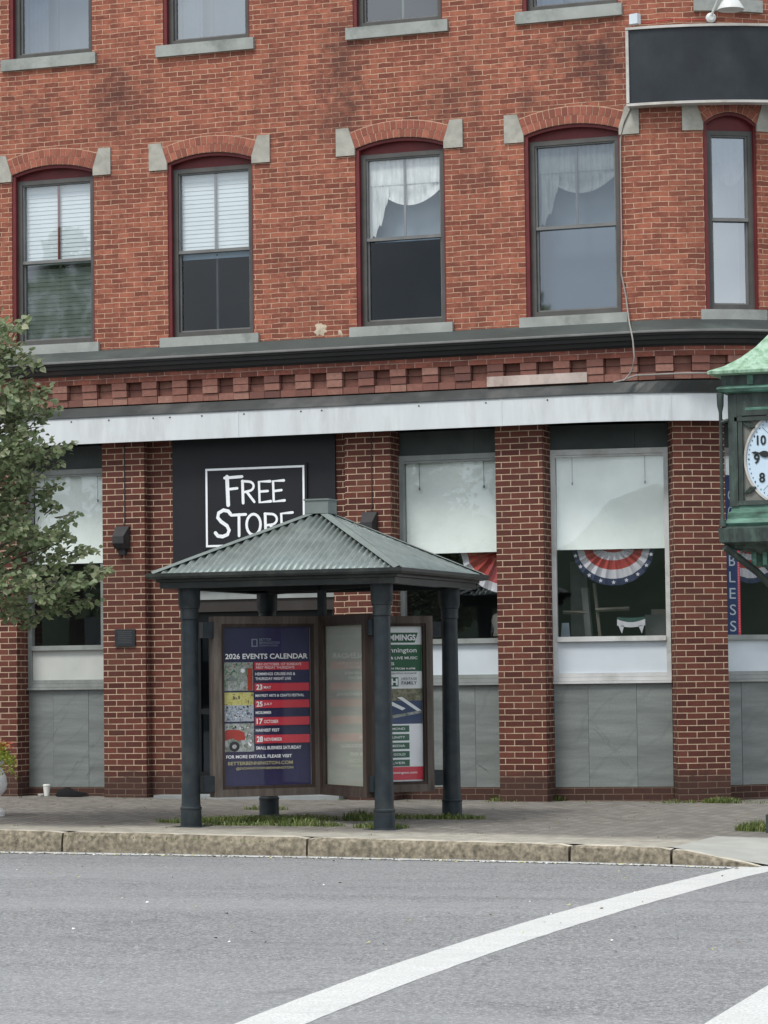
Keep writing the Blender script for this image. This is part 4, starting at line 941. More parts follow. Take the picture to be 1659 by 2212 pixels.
wall_lamp(797, 1133, 'dark wedge lamp on the pier just behind the shelter roof')
# plaque
a, b = LO.inv(249, 1397, .01), LO.inv(292, 1359, .01)
m = MB(); m.pbox(LO, a[0], b[0], a[1], b[1], .001, .022, 'lamp_dark')
pl = m.build('plaque'); tag(pl, 'small dark metal plaque with faint lines on the left brick pier', 'plaque')
m = MB(); m.pbox(LO, a[0]+.006, b[0]-.006, a[1]+.006, b[1]-.006, .022, .024, 'sign_dark')
for k in range(7): m.pbox(LO, a[0]+.03+.008*(k % 3), b[0]-.03-.008*((k+1) % 3), b[1]-.028-k*.021-.004, b[1]-.028-k*.021+.002, .024, .0255, 'bronze_frame')
m.build('raised_text_lines', pl)
# big curved sign
SP = Path(FL0.inv(1345, 150, 0)[0], 3.0)
a, zt = SP.inv(1351, 62, .16); _, zb = SP.inv(1353, 232, .16)
zt2 = SP.inv(1500, 50, .16)[1]; zb2 = SP.inv(1500, 221, .16)[1]; zt = (zt+zt2)/2; zb = (zb+zb2)/2
se = a+2*(SP.s0+SP.rad*R(45)-a)
m = MB(); m.pbox(SP, a+.02, se-.02, zb+.02, zt-.02, .08, .15, 'sign_dark')
cs = m.build('curved_sign'); tag(cs, 'large blank black curved sign with pale metal edge on the rounded corner', 'sign')
m = MB(); m.pbox(SP, a, se, zt-.028, zt, .03, .175, 'sign_trim'); m.pbox(SP, a, se, zb, zb+.028, .03, .175, 'sign_trim'); m.pbox(SP, a, a+.03, zb+.035, zt-.035, .03, .172, 'sign_trim'); m.pbox(SP, se-.03, se, zb+.035, zt-.035, .03, .172, 'sign_trim'); m.build('trim', cs)
# floodlight box above the sign
s_, z_ = U.inv(1371, 42, .10)
r = empty('floodlight', U.P(s_, z_, 0), 'small white floodlight above the left end of the black curved sign', 'floodlight')
m = MB(); c = U.P(s_, z_, .11); m.box(c+Vector((.005, 0, 0)), (.052, .035, .055), 'panel_white', rot=-.3); m.build('housing', r)
m = MB(); m.tube([U.P(s_-.02, z_-.01, .0), U.P(s_-.02, z_, .09)], .012, 'white_frame'); m.tube([U.P(s_-.05, z_-.0, .02), U.P(s_-.085, z_-.03, .03), U.P(s_-.095, z_-.09, .03), U.P(s_-.07, z_-.12, .02)], .004, 'cable_grey'); m.build('bracket', r); adopt(r)
# gooseneck lamp
s_, z_ = U.inv(1536, 38, .05)
r = empty('gooseneck_lamp', U.P(s_, z_, 0), 'white gooseneck lamp with bell shade above the black curved sign', 'lamp')
m = MB(); pp, nn = U.pn(s_); m.lathe(U.P(s_, z_, .0), [(.055, 0), (.055, .05), (.03, .07), (0, .07)], 'lamp_enamel', 16, axis=nn, xax=Vector((0, 0, 1))); m.build('mount', r, smooth=True)
m = MB(); m.tube([U.P(s_, z_+.02, .06), U.P(s_+.05, z_+.16, .16), U.P(s_+.08, z_+.26, .30), U.P(s_+.10, z_+.26, .42), U.P(s_+.11, z_+.20, .45)], .014, 'lamp_enamel', 8); m.build('arm', r, smooth=True)
m = MB(); c = U.P(s_+.11, z_, .45); m.lathe(c+Vector((0, 0, -.005)), [(.145, 0), (.14, .02), (.10, .085), (.06, .13), (.045, .15), (.045, .2), (0, .2)], 'lamp_enamel', 24); m.build('shade', r, smooth=True); adopt(r)
# loose cable beside the window
def UP(px, py, d): s_, z_ = U.inv(px, py, d); return U.P(s_, z_, d)
cb = [UP(1362, 232, .03), UP(1349, 262, .03), UP(1340, 300, .02), UP(1341, 400, .02), UP(1343, 520, .02), UP(1342, 590, .02), UP(1352, 640, .03), UP(1356, 672, .06), UP(1360, 700, .14), UP(1364, 718, .25), UP(1367, 735, .275), UP(1370, 770, .27), UP(1366, 800, .20), UP(1350, 820, .22), UP(1325, 826, .26)]
m = MB(); m.tube(cb, .009, 'cable_grey', 6); tag(m.build('cable', smooth='all'), 'grey cable drooping from the curved sign over the dark cornice', 'cable')
m = MB(); m.tube([UP(1345, 822, .24), UP(1362, 815, .14), UP(1374, 811, .10), UP(1480, 806, .10), UP(1560, 806, .10)], .011, 'cable_grey', 6); tag(m.build('conduit', smooth='all'), 'thin grey conduit along the brick dentils left of the clock roof', 'conduit')
m = MB(); m.tube([UP(1362, 52, .03), UP(1395, 50, .03), UP(1450, 42, .03), UP(1500, 43, .03), UP(1530, 42, .03), UP(1536, 38, .04)], .006, 'bunting_red', 5)
tag(m.build('cable', smooth='all'), 'thin red wire running along the top edge of the black curved sign', 'cable')
# bunting
def fan(C_, x, z, r, label, bands, a0=180, a1=360, d=-.17, sx=1.0, stars=False, yo=0):
    o = MB(); n = 40
    for (q0, q1, mat) in bands:
        for i in range(n):
            t0, t1 = R(a0+(a1-a0)*i/n), R(a0+(a1-a0)*(i+1)/n); d0 = d+.022*math.sin(i*math.pi/2+.3); d1 = d+.022*math.sin((i+1)*math.pi/2+.3)
            f_ = lambda t, q, dd: C_.P(x+sx*r*(q**.6)*math.cos(t), z+r*q*math.sin(t)*.9, dd*(1) if q > .12 else d)
            o.face([f_(t0, q0, d0), f_(t0, q1, d0), f_(t1, q1, d1), f_(t1, q0, d1)], mat)
    if stars:
        for k in range(9):
            t = R(192+k*19.5); cx, cz = x+sx*r*.95*math.cos(t), z+r*.92*math.sin(t)*.9
            o.face([C_.P(cx+(.026 if j % 2 == 0 else .011)*math.cos(R(90+36*j)), cz+(.026 if j % 2 == 0 else .011)*math.sin(R(90+36*j)), d+.03) for j in range(10)], 'bunting_white')
    ob = o.build('bunting'); tag(ob, label, 'bunting', 'patriotic fan bunting in the shop windows'); return ob
B3 = [(0, .12, 'bunting_red'), (.12, .33, 'bunting_white'), (.33, .58, 'bunting_red'), (.58, .82, 'bunting_white'), (.82, 1.0, 'bunting_blue')]
C_, Ln, _ = W3; fan(C_, Ln*.51, zz['sh']+.015, .46, 'red white and blue fan bunting hung in the wide white window', B3, sx=.98, stars=True)
C_, Ln, _ = W2; fan(C_, Ln-.02, zz['sh']+.04, .56, 'red and white bunting draped in the window right of the shelter', [(0, .3, 'bunting_red'), (.3, .80, 'bunting_red'), (.80, 1.0, 'bunting_white')], sx=.98)
C_, Ln, _ = W4; fan(C_, .62, zz['sh']+.02, .45, 'red and white fan bunting in the corner window under the clock', [(0, .2, 'bunting_red'), (.2, .36, 'bunting_white'), (.36, .62, 'bunting_red'), (.62, .86, 'bunting_white'), (.86, 1., 'bunting_blue')])
# banner in corner window
bx0 = next(i*.004 for i in range(200) if project(C_.P(i*.004, 2.2, -.02))[0] > 1571.5); bx1 = bx0+.145
m = MB(); m.pbox(C_, bx0, bx1, zz['gb']-.0, zz['tr']-.30, -.026, -.022, 'banner_blue')
bn = m.build('banner'); tag(bn, 'narrow blue hanging banner with letters reading BLESS downward', 'banner')
m = MB(); m.pbox(C_, bx1, bx1+.035, zz['gb'], zz['tr']-.30, -.026, -.0215, 'poster_red')
z_ = zz['tr']-.35; k = 0
while z_ > zz['gb']+.03: m.pbox(C_, bx1+.010, bx1+.020, z_, z_+.01, -.0215, -.0205, 'bunting_white'); z_ -= .028
m.build('red_border', bn)
m = MB(); X = (C_.P(1, 0)-C_.P(0, 0)).normalized(); zl = LO.inv(1585, 1364, DP)[1]-.0; pit = .181
for i, ch in enumerate('SSELB DOG'):
    if ch == ' ': continue
    write(m, ch, C_.P(bx0+.030, zl+i*pit, -.0205), X, Vector((0, 0, 1)), .085, .118, 'banner_text', .0)
m.build('lettering', bn)
# things standing in the wide window
C_, Ln, _ = W3; zb = zz['gb']
r = empty('easel', C_.P(Ln*.33, zb, -.5), 'grey wooden easel boards standing inside the wide white window', 'easel')
m = MB(); 
def bar(a, b, wd, mat): m.tube([C_.P(Ln*a[0], zb+a[1], a[2]), C_.P(Ln*b[0], zb+b[1], b[2])], wd, mat, 4)
bar((.36, .0, -.45), (.32, .60, -.40), .022, 'easel_wood'); bar((.27, 0, -.40), (.24, .55, -.4), .05, 'grey_card'); bar((.33, .30, -.38), (.62, .31, -.38), .022, 'easel_wood'); bar((.05, .28, -.38), (.26, .27, -.38), .02, 'easel_wood')
m.build('frame_bars', r)
m = MB(); m.face([C_.P(Ln*.10, zb+.0, -.55), C_.P(Ln*.28, zb, -.5), C_.P(Ln*.24, zb+.85, -.5), C_.P(Ln*.10, zb+.85, -.55)], 'grey_card'); m.face([C_.P(Ln*.03, zb, -.36), C_.P(Ln*.11, zb, -.36), C_.P(Ln*.10, zb+.16, -.36), C_.P(Ln*.04, zb+.16, -.36)], 'curtain_blue'); m.build('grey_board', r); adopt(r)
m = MB(); C2_, L2_, _ = W2; rr = random.Random(31); c = C2_.P(L2_*.86, zz['gb'], -.45)
m.lathe(c, [(.10, 0), (.12, .03), (.10, .10), (.135, .20), (.12, .26), (.05, .30), (0, .31)], 'easel_wood', 18); tag(m.build('basket', smooth=True), 'tan basket inside the window behind the right shelter post', 'basket')
m = MB(); m.box(C_.P(Ln*.86, zz['gb']+.12, -.6), (.14, .10, .12), 'grey_card'); m.box(C_.P(Ln*.88, zz['gb']+.27, -.6), (.10, .08, .03), 'easel_wood'); tag(m.build('cardboard_box'), 'dim grey box at the right inside the wide white window', 'box')
m = MB(); xs_ = [.53, .58, .62, .66, .70, .75]; 
for i in range(14):
    a, b = i/14, (i+1)/14
    def low(t): return zb+.15-.05*math.sin(math.pi*t)-(.0 if .25 < t < .75 else .0)
    xa, xb = Ln*(.52+.24*a), Ln*(.52+.24*b)
    m.face([C_.P(xa, zb+.19-.035*math.sin(math.pi*a), -.3), C_.P(xb, zb+.19-.035*math.sin(math.pi*b), -.3), C_.P(xb, zb+.215-.01*math.sin(math.pi*b), -.3), C_.P(xa, zb+.215-.01*math.sin(math.pi*a), -.3)], 'swag_green')
    m.face([C_.P(xa, zb+.12-.02*math.sin(math.pi*a), -.3), C_.P(xb, zb+.12-.02*math.sin(math.pi*b), -.3), C_.P(xb, zb+.19-.035*math.sin(math.pi*b), -.3), C_.P(xa, zb+.19-.035*math.sin(math.pi*a), -.3)], 'bunting_white')
for x0 in (.54, .71): m.face([C_.P(Ln*(x0+.02), zb+.03, -.3), C_.P(Ln*(x0+.04), zb+.12, -.3), C_.P(Ln*(x0-.01), zb+.12, -.3)], 'bunting_white')
tag(m.build('paper_swag'), 'small white swag with green top and two points inside the wide window', 'decoration')

# ================================================================== SHELTER
SCN = Vector((.875, -4.19, 0)); gz = sidewalk_z
sh = empty('shelter', (SCN.x, SCN.y, gz(SCN.x, SCN.y)), 'open square shelter with green tin roof and four black iron posts holding poster cases', 'shelter')
hc = .975
for sx_, sy_ in ((-1, -1), (1, -1), (1, 1), (-1, 1)):
    x, y = SCN.x+sx_*hc, SCN.y+sy_*hc; z0 = gz(x, y)-.01; m = MB(); H = 2.24-z0
    m.lathe((x, y, z0), [(.105, 0), (.105, .015), (.10, .02), (.098, .17), (.103, .175), (.103, .19), (.092, .20), (.089, .24), (.078, H-.30), (.088, H-.295), (.088, H-.27), (.086, H-.26), (.088, H-.20), (.098, H-.19), (.098, H-.17), (.104, H-.155), (.106, H-.03), (.106, H-.001)], 'iron_black', 28)
    m.box((x, y, z0+.006), (.16, .16, .006), 'iron_black')
    m.build('iron_post', sh, smooth=True)
EH = 1.235; ze = 2.36; za_ = 2.985
# eave beams and gutter
m = MB()
for q in range(4):
    a = q*math.pi/2; X = Vector((math.cos(a), math.sin(a), 0)); Y = Vector((-math.sin(a), math.cos(a), 0))
    # Y outward is -Y
    def pt(t, d, z): return SCN+X*t-Y*d+Vector((0, 0, z))
    prof = [(EH-.16, 2.235), (EH-.05, 2.235), (EH-.05, 2.29), (EH-.02, 2.295), (EH-.02, 2.315), (EH+.045, 2.325), (EH+.055, 2.345), (EH+.055, 2.375), (EH+.04, 2.378), (EH+.03, 2.35), (EH-.02, 2.35), (EH-.16, 2.40)]
    for (d0, z0), (d1, z1) in zip(prof, prof[1:]+prof[:1]): m.face([pt(-d0, d0, z0), pt(d0, d0, z0), pt(d1, d1, z1), pt(-d1, d1, z1)], 'iron_eave')
m.build('eave_beam', sh)
m = MB()
for q in range(2):
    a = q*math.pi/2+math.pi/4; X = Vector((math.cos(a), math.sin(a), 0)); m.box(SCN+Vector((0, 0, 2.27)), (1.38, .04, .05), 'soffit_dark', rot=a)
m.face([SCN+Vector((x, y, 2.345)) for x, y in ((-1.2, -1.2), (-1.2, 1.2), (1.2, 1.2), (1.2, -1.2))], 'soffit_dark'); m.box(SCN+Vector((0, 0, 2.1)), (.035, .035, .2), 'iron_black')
m.build('ceiling', sh)
# corrugated roof sheets
pitch = .067
def roof_sheet(q):
    a = q*math.pi/2; X = Vector((math.cos(a), math.sin(a), 0)); Y = Vector((-math.sin(a), math.cos(a), 0)); m = MB()
    sub = 6; nx = int(2*EH/pitch*sub); sl = math.atan((za_-ze)/EH); nn = (-Y)*math.sin(sl)+Vector((0, 0, math.cos(sl)))
    def P(t, k):   # k 0 eave .. 1 ridge point where |t| meets the hip
        top = 1-abs(t)/EH; h = k*top; d = EH-h*EH
        return SCN+X*t-Y*(d+.03*(1-k))+Vector((0, 0, ze+(za_-ze)*h-.015*(1-k)))+nn*(.014*math.cos(t/pitch*2*math.pi)+.012)
    for i in range(nx):
        t0, t1 = -EH+2*EH*i/nx, -EH+2*EH*(i+1)/nx
        for j in range(3):
            k0, k1 = j/3, (j+1)/3; m.face([P(t0, k0), P(t1, k0), P(t1, k1), P(t0, k1)], 'roof_tin', [(t0, k0), (t1, k0), (t1, k1), (t0, k1)])
    o = m.build('roof_sheet', sh, smooth='all'); md_ = o.modifiers.new('thick', 'SOLIDIFY'); md_.thickness = .003
for q in range(4): roof_sheet(q)
m = MB()
for q in range(4):
    a = q*math.pi/2-math.pi/4; D = Vector((math.cos(a), math.sin(a), 0)); T_ = Vector((-math.sin(a), math.cos(a), 0)); r_ = EH*math.sqrt(2)+.02
    A, Z = SCN+D*r_+Vector((0, 0, ze+.035)), SCN+Vector((0, 0, za_+.035)); dz = Vector((0, 0, -.022)); w_ = .055
    m.face([A+T_*w_+dz, A, Z, Z+T_*w_+dz], 'roof_cap'); m.face([A, A-T_*w_+dz, Z-T_*w_+dz, Z], 'roof_cap')
m.build('hip_cap', sh)
m = MB(); m.box(SCN+Vector((0, 0, 3.03)), (.12, .12, .065), 'roof_cap'); m.box(SCN+Vector((0, 0, 3.1)), (.13, .13, .008), 'roof_cap'); m.build('roof_finial', sh)
# X-shaped display cases: half diagonals
zl, zh = .25, 1.97
def case(ang, label, wood='weathered_wood'):
    D = Vector((math.cos(ang), math.sin(ang), 0)); Nn = Vector((D.y, -D.x, 0)); t0, t1 = .045, 1.155; up_ = Vector((0, 0, 1))
    def P(t, z, n): return SCN+D*t+up_*z+Nn*n
    m = MB(); fw_ = .072; hd = .075
    def bx(a, b, z0, z1, h_, mat): m.box(P((a+b)/2, (z0+z1)/2, 0), ((b-a)/2, h_, (z1-z0)/2), mat, ax=(D, Nn, up_))
    bx(t0, t0+fw_, zl, zh, hd, wood); bx(t1-fw_, t1, zl, zh, hd, wood); bx(t0+fw_, t1-fw_, zl, zl+fw_, hd-.002, wood); bx(t0+fw_, t1-fw_, zh-fw_, zh, hd-.002, wood)
    o = m.build('display_case', sh); tag(o, label)
    m = MB(); bx(t0+fw_, t1-fw_, zl+fw_, zh-fw_, .02, 'poster_board'); m.build('backing_board', o)
    m = MB(); ia, ib = t0+fw_, t1-fw_; q = .03
    for sgn in (-1, 1):
        for (a, b, z0, z1) in ((ia, ia+q, zl+fw_, zh-fw_), (ib-q, ib, zl+fw_, zh-fw_), (ia+q, ib-q, zl+fw_, zl+fw_+q), (ia+q, ib-q, zh-fw_-q, zh-fw_)):
            m.box(P((a+b)/2, (z0+z1)/2, sgn*.052), ((b-a)/2, .012, (z1-z0)/2), 'dark_wood', ax=(D, Nn, up_))
    m.build('glazing_bead', o)
    for z_ in (.38, 1.84): m = MB(); m.box(P(1.2, z_, 0), (.06, .05, .075), 'iron_black', ax=(D, Nn, up_)); m.build('bracket', o)
    return o, P, (ia+q, ib-q, zl+fw_+q, zh-fw_-q), D, Nn
aFL, aFR, aBR, aBL = R(225), R(315), R(45), R(135)
# --- case A (towards the front-left post): events calendar
o, P, (ia, ib, z0, z1), D, Nn = case(aFL, 'weathered wooden case with the navy 2026 events calendar', 'weathered_wood')
sgn = 1 if Nn.y < 0 else -1; Nf = Nn*sgn; X = -D if (-D).x > 0 else D; up_ = Vector((0, 0, 1))
def poster(o, org, X, Nf, w_, h_, items, bgm, dep=.024):
    m = MB(); lay = [0]
    def r_(x0, y0, x1, y1, mat, d=0):
        lay[0] += 1; off = dep+.0004*lay[0]
        m.face([org+X*(w_*a)+up_*(h_*(1-b))+Nf*off for a, b in ((x0, y1), (x1, y1), (x1, y0), (x0, y0))], mat)
    def t_(s, x0, y0, x1, y1, mat, bold=0):
        write(m, s, org+X*(w_*x0)+up_*(h_*(1-y1))+Nf*(dep+.0235), X, up_, w_*(x1-x0), h_*(y1-y0), mat, bold)
    def poly(pts, mat, st=1.0):
        lay[0] += st; m.face([org+X*(w_*a)+up_*(h_*(1-b))+Nf*(dep+.0004*lay[0]) for a, b in pts], mat)
    r_(0, 0, 1, 1, bgm); items(r_, t_, poly)
    return m.build('poster', o)
orgA = SCN+D*(ib if X == -D else ia)+up_*z0
def dabs(poly, x0, y0, x1, y1, n, cols, seed, big=1.0):
    q = random.Random(seed)
    for _ in range(n):
        cx, cy = q.uniform(x0+.01, x1-.025), q.uniform(y0+.005, y1-.016); w_, h_ = q.uniform(.008, .024)*big, q.uniform(.004, .014)*big; k = q.uniform(-.004, .004)
        w_ = min(w_, x1-cx); h_ = min(h_, y1-cy)
        poly([(cx, cy+h_), (cx+w_, cy+h_+k*0), (cx+w_*.8, cy+k*0), (cx+w_*.15, cy)], q.choice(cols), .12)
def calA(r, t, poly):
    r(.33, .075, .40, .125, 'poster_dim'); r(.345, .082, .385, .118, 'poster_navy'); t('BETTER', .41, .072, .55, .088, 'poster_dim', .01); t('BENNINGTON', .41, .092, .64, .108, 'poster_dim', .01); t('DOWNTOWN', .41, .112, .62, .124, 'poster_dim', .01)
    t('2026 EVENTS CALENDAR', .02, .168, .965, .202, 'poster_text', .02)
    for i, (y0, y1) in enumerate(((.222, .402), (.412, .595), (.607, .785))):
        if i == 0:
            r(.01, y0, .345, y1, 'photo_green'); dabs(poly, .01, y0, .345, y0+.09, 22, ('leaf_print', 'photo_green', 'poster_green'), 1, 1.3); dabs(poly, .18, y0+.02, .345, y1, 14, ('roof_cap', 'sign_trim', 'dark_wood'), 2); poly([(.03, .34), (.10, .30), (.17, .34)], 'roof_cap'); r(.05, .34, .16, .40, 'photo_grey'); r(.19, .25, .26, .40, 'photo_grey'); r(.28, .26, .335, .40, 'car_red'); poly([(.225+.025*math.cos(k*.7), .275+.014*math.sin(k*.7)) for k in range(9)], 'poster_white')
        if i == 1: r(.01, y0, .345, y0+.08, 'photo_yellow'); r(.01, y0+.08, .345, y1, 'photo_crowd'); dabs(poly, .01, y0, .345, y0+.085, 22, ('photo_yellow', 'easel_wood', 'lime_print'), 3, 1.3); dabs(poly, .01, y0+.075, .345, y1, 40, ('car_blue', 'poster_white', 'tyre_dark', 'roof_cap', 'easel_wood', 'poster_dim'), 4)
        if i == 2:
            r(.01, y0, .345, y1, 'photo_grey'); dabs(poly, .01, y0, .345, y0+.045, 16, ('leaf_print', 'poster_white', 'tyre_dark'), 5); dabs(poly, .22, y0+.04, .345, y1, 16, ('poster_white', 'roof_cap', 'tyre_dark'), 6); poly([(.01, .655), (.05, .645), (.17, .648), (.235, .665), (.245, .71), (.16, .715), (.10, .70), (.01, .715)][::-1], 'car_red'); poly([(.12+.06*math.cos(-k*.6), .752+.033*math.sin(-k*.6)) for k in range(11)], 'tyre_dark'); poly([(.12+.025*math.cos(-k*.6), .752+.014*math.sin(-k*.6)) for k in range(11)], 'photo_grey')
    bars = [(.222, .272), (.355, .405), (.462, .512), (.570, .622), (.682, .735)]
    for a, b in bars: r(.355, a, .985, b, 'poster_red')
    t('MAY-OCTOBER 1ST SUNDAYS', .37, .228, .89, .244, 'poster_text', .0); t('FIRST FRIDAY THURSDAYS', .37, .249, .81, .265, 'poster_text', .0)
    t('HEMMINGS CRUISE-INS &', .36, .288, .82, .306, 'poster_text', .02); t('THURSDAY NIGHT LIVE', .36, .318, .77, .336, 'poster_text', .02)
    for (a, b), n_, mo, x2 in zip(bars[1:], ('23', '25', '17', '28'), ('MAY', 'JULY', 'OCTOBER', 'NOVEMBER'), (.54, .55, .62, .66)):
        t(n_, .37, a+.008, .44, b-.008, 'poster_text', .03); t(mo, .455, a+.018, x2, b-.014, 'poster_text', .01)
    t('MAYFEST ARTS & CRAFTS FESTIVAL', .36, .425, .92, .442, 'poster_text', .02); t('MIDSUMMER', .36, .532, .54, .550, 'poster_text', .02); t('HARVEST FEST', .36, .643, .63, .662, 'poster_text', .02); t('SMALL BUSINESS SATURDAY', .36, .753, .88, .774, 'poster_text', .02)
    t('FOR MORE DETAILS, PLEASE VISIT', .02, .806, .77, .830, 'poster_text', .02); t('BETTERBENNINGTON.COM', .04, .847, .78, .869, 'poster_gold', .02); t('@DOWNTOWNBENNINGTON', .13, .882, .785, .902, 'poster_gold', .02)
poster(o, orgA, X, Nf, ib-ia, z1-z0, calA, 'poster_navy')
m = MB(); m.face([orgA+X*a+up_*b+Nf*.050 for a, b in ((0, 0), (ib-ia, 0), (ib-ia, z1-z0), (0, z1-z0))], 'glass_poster'); m.build('glass', o)
# --- case C (towards the back-right post): green poster
o, P, (ia, ib, z0, z1), D, Nn = case(aBR, 'weathered wooden case with a green and white poster behind the front post')
sgn = 1 if Nn.y < 0 else -1; Nf = Nn*sgn; X = D; orgC = SCN+D*ia+up_*z0
def posC(r, t, poly):
    r(.02, .01, .98, .115, 'poster_white'); poly([(.44, .105), (.92, .105), (.96, .04), (.47, .04)], 'poster_green'); t('HEMMINGS', .50, .052, .92, .092, 'poster_white', .04)
    r(.0, .118, 1, .29, 'poster_green'); t('Downtown Bennington', .06, .138, .93, .178, 'poster_text', .01); t('WITH FOOD TRUCKS & LIVE MUSIC', .06, .195, .94, .213, 'poster_text', .02); t('AND FRIENDLY GAMES', .12, .232, .66, .250, 'poster_text', .02); t('MAY-OCTOBER EACH MONTH FROM 4-6PM', .06, .266, .91, .279, 'poster_text', .02)
    r(0, .292, 1, .40, 'poster_white'); t('PROUDLY SUPPORTED BY THE PRESENTING SPONSOR', .1, .298, .93, .308, 'ink_grey', .02); r(.60, .328, .72, .388, 'poster_green'); t('H', .62, .336, .70, .380, 'poster_white', .05); t('HERITAGE', .745, .330, .93, .346, 'ink_grey', .01); t('FAMILY', .745, .354, .93, .376, 'ink_grey', .02)
    r(0, .402, 1, .50, 'photo_wood'); r(0, .48, 1, .63, 'car_blue'); poly([(.50, .475), (.58, .47), (.80, .530), (.76, .542)][::-1], 'poster_white'); poly([(.70, .458), (.76, .455), (.99, .545), (.97, .56)][::-1], 'poster_white'); poly([(.0, .56), (.45, .53), (.5, .545), (.0, .60)][::-1], 'car_red')
    poly([(.30, .60), (.98, .545), (1, .56), (.36, .62)][::-1], 'photo_grey')
    r(0, .63, 1, .905, 'poster_white')
    for i in range(5): r(.05, .64+i*.055, .84, .682+i*.055, 'poster_green')
    for i, s in enumerate(('DIAMOND', 'COMMUNITY', 'MEDIA', 'GOLD', 'SILVER')): t(s, .78-.035*len(s), .653+i*.055, .78, .668+i*.055, 'poster_white', .01)
    r(0, .907, 1, .99, 'poster_red'); t('www.betterbennington.com', .35, .935, .92, .955, 'poster_text', .01)
poster(o, orgC, X, Nf, ib-ia, z1-z0, posC, 'poster_white')
m = MB(); m.face([orgC+X*a+up_*b+Nf*.050 for a, b in ((0, 0), (ib-ia, 0), (ib-ia, z1-z0), (0, z1-z0))], 'glass_poster'); m.build('glass', o)
# --- case B (towards the front-right post): faded blank board behind mirror-like glass
o, P, (ia, ib, z0, z1), D, Nn = case(aFR, 'wooden case with a faded pale board turned edgeways', 'dark_wood')
Nf = Nn if Nn.dot(Vector((-1, -.5, 0))) > 0 else -Nn; orgB = SCN+D*ia+up_*z0
m = MB(); m.face([orgB+D*a+up_*b+Nf*.050 for a, b in ((0, 0), (ib-ia, 0), (ib-ia, z1-z0), (0, z1-z0))], 'glass_faded'); m.build('glass', o)
case(aBL, 'wooden case at the back hidden behind the calendar case', 'dark_wood')
for c in list(sh.children): pass
adopt(sh)

# ================================================================== STREET CLOCK
CC = Vector((5.745, -4.58, 0)); cz = gz(CC.x, CC.y)
ck = empty('street_clock', (CC.x, CC.y, cz), 'green copper street clock with four white dials on a dark post at the right edge', 'clock')
def sq(m, a, z0, b, z1, mat): # square frustum
    A = [CC+Vector((x*a, y*a, z0)) for x, y in ((-1, -1), (1, -1), (1, 1), (-1, 1))]; B_ = [CC+Vector((x*b, y*b, z1)) for x, y in ((-1, -1), (1, -1), (1, 1), (-1, 1))]
    for i in range(4): m.face([A[i], A[(i+1) % 4], B_[(i+1) % 4], B_[i]], mat)
def stack(m, pr, mat):
    for (a, z0), (b, z1) in zip(pr, pr[1:]): sq(m, a, z0, b, z1, mat)
m = MB(); stack(m, [(0, cz-.01), (.36, cz-.01), (.36, .10), (.31, .14), (.31, .55), (.27, .60), (.24, .66), (0, .66)], 'clock_frame'); m.build('base', ck)
m = MB(); m.lathe(CC+Vector((0, 0, .62)), [(.16, 0), (.17, .05), (.12, .12), (.11, 1.2), (.14, 1.25), (.12, 1.3), (.11, 1.7)], 'clock_frame', 24); m.build('post', ck, smooth=True)
m = MB(); stack(m, [(0, 2.50), (.60, 2.50), (.66, 2.53), (.67, 2.65), (.63, 2.67), (0, 2.67)], 'clock_frame'); m.build('platform', ck)
m = MB(); stack(m, [(.60, 2.672), (.62, 2.70), (.60, 2.74), (.60, 2.79), (.57, 2.81), (.56, 2.86), (0, 2.86)], 'copper_mid'); m.build('copper_tray', ck)
m = MB(); stack(m, [(0, 2.498), (.60, 2.498), (.54, 2.46), (.30, 2.42), (.16, 2.25), (0, 2.25)], 'clock_frame')
for sx_, sy_ in ((-1, -1), (1, -1), (1, 1), (-1, 1)):
    D = Vector((sx_, sy_, 0)).normalized(); m.tube([CC+D*.88+Vector((0, 0, 2.49)), CC+D*.55+Vector((0, 0, 2.27)), CC+D*.25+Vector((0, 0, 2.02)), CC+D*.15+Vector((0, 0, 1.8))], .035, 'clock_frame', 8)
for q in range(4):
    a = q*math.pi/2; Y = Vector((math.sin(a), -math.cos(a), 0)); X = Vector((math.cos(a), math.sin(a), 0))
    for k in range(-4, 5): m.box(CC+Y*(.49-.02*abs(k))+X*(k*.10)+Vector((0, 0, 2.40-.03*abs(k)*0)), (.018, .02, .07), 'copper_mid', rot=a)
m.build('bracket_scroll', ck)
a_h = .575
m = MB()
for sx_, sy_ in ((-1, -1), (1, -1), (1, 1), (-1, 1)): m.box(CC+Vector((sx_*(a_h-.035), sy_*(a_h-.035), 3.35)), (.04, .04, .50), 'clock_frame')
stack(m, [(a_h, 3.66), (a_h, 3.86)], 'clock_frame'); stack(m, [(a_h+.004, 2.86), (a_h, 2.90)], 'clock_frame')
for q in range(4):
    a = q*math.pi/2; Y = Vector((math.sin(a), -math.cos(a), 0)); X = Vector((math.cos(a), math.sin(a), 0))
    for t_ in (-1, 1): m.box(CC+Y*(a_h-.03)+X*(t_*(a_h-.10))+Vector((0, 0, 3.28)), (.02, .028, .38), 'clock_frame', rot=a)
    m.box(CC+Y*(a_h-.01)+Vector((0, 0, 3.72)), (a_h-.15, .012, .012), 'copper_mid', rot=a); m.box(CC+Y*(a_h-.03)+Vector((0, 0, 3.63)), (a_h-.05, .035, .018), 'clock_frame', rot=a)
    for t_ in (-1, 1):
        for zc_ in (2.97, 3.6):
            for k in range(3): m.tube([CC+Y*(a_h-.02)+X*(t_*(a_h-.13-.02*k))+Vector((0, 0, zc_)), CC+Y*(a_h-.02)+X*(t_*(a_h-.19-.02*k))+Vector((0, 0, zc_+(.05 if zc_ < 3.2 else -.05)))], .012, 'clock_frame', 5)
m.build('housing', ck)
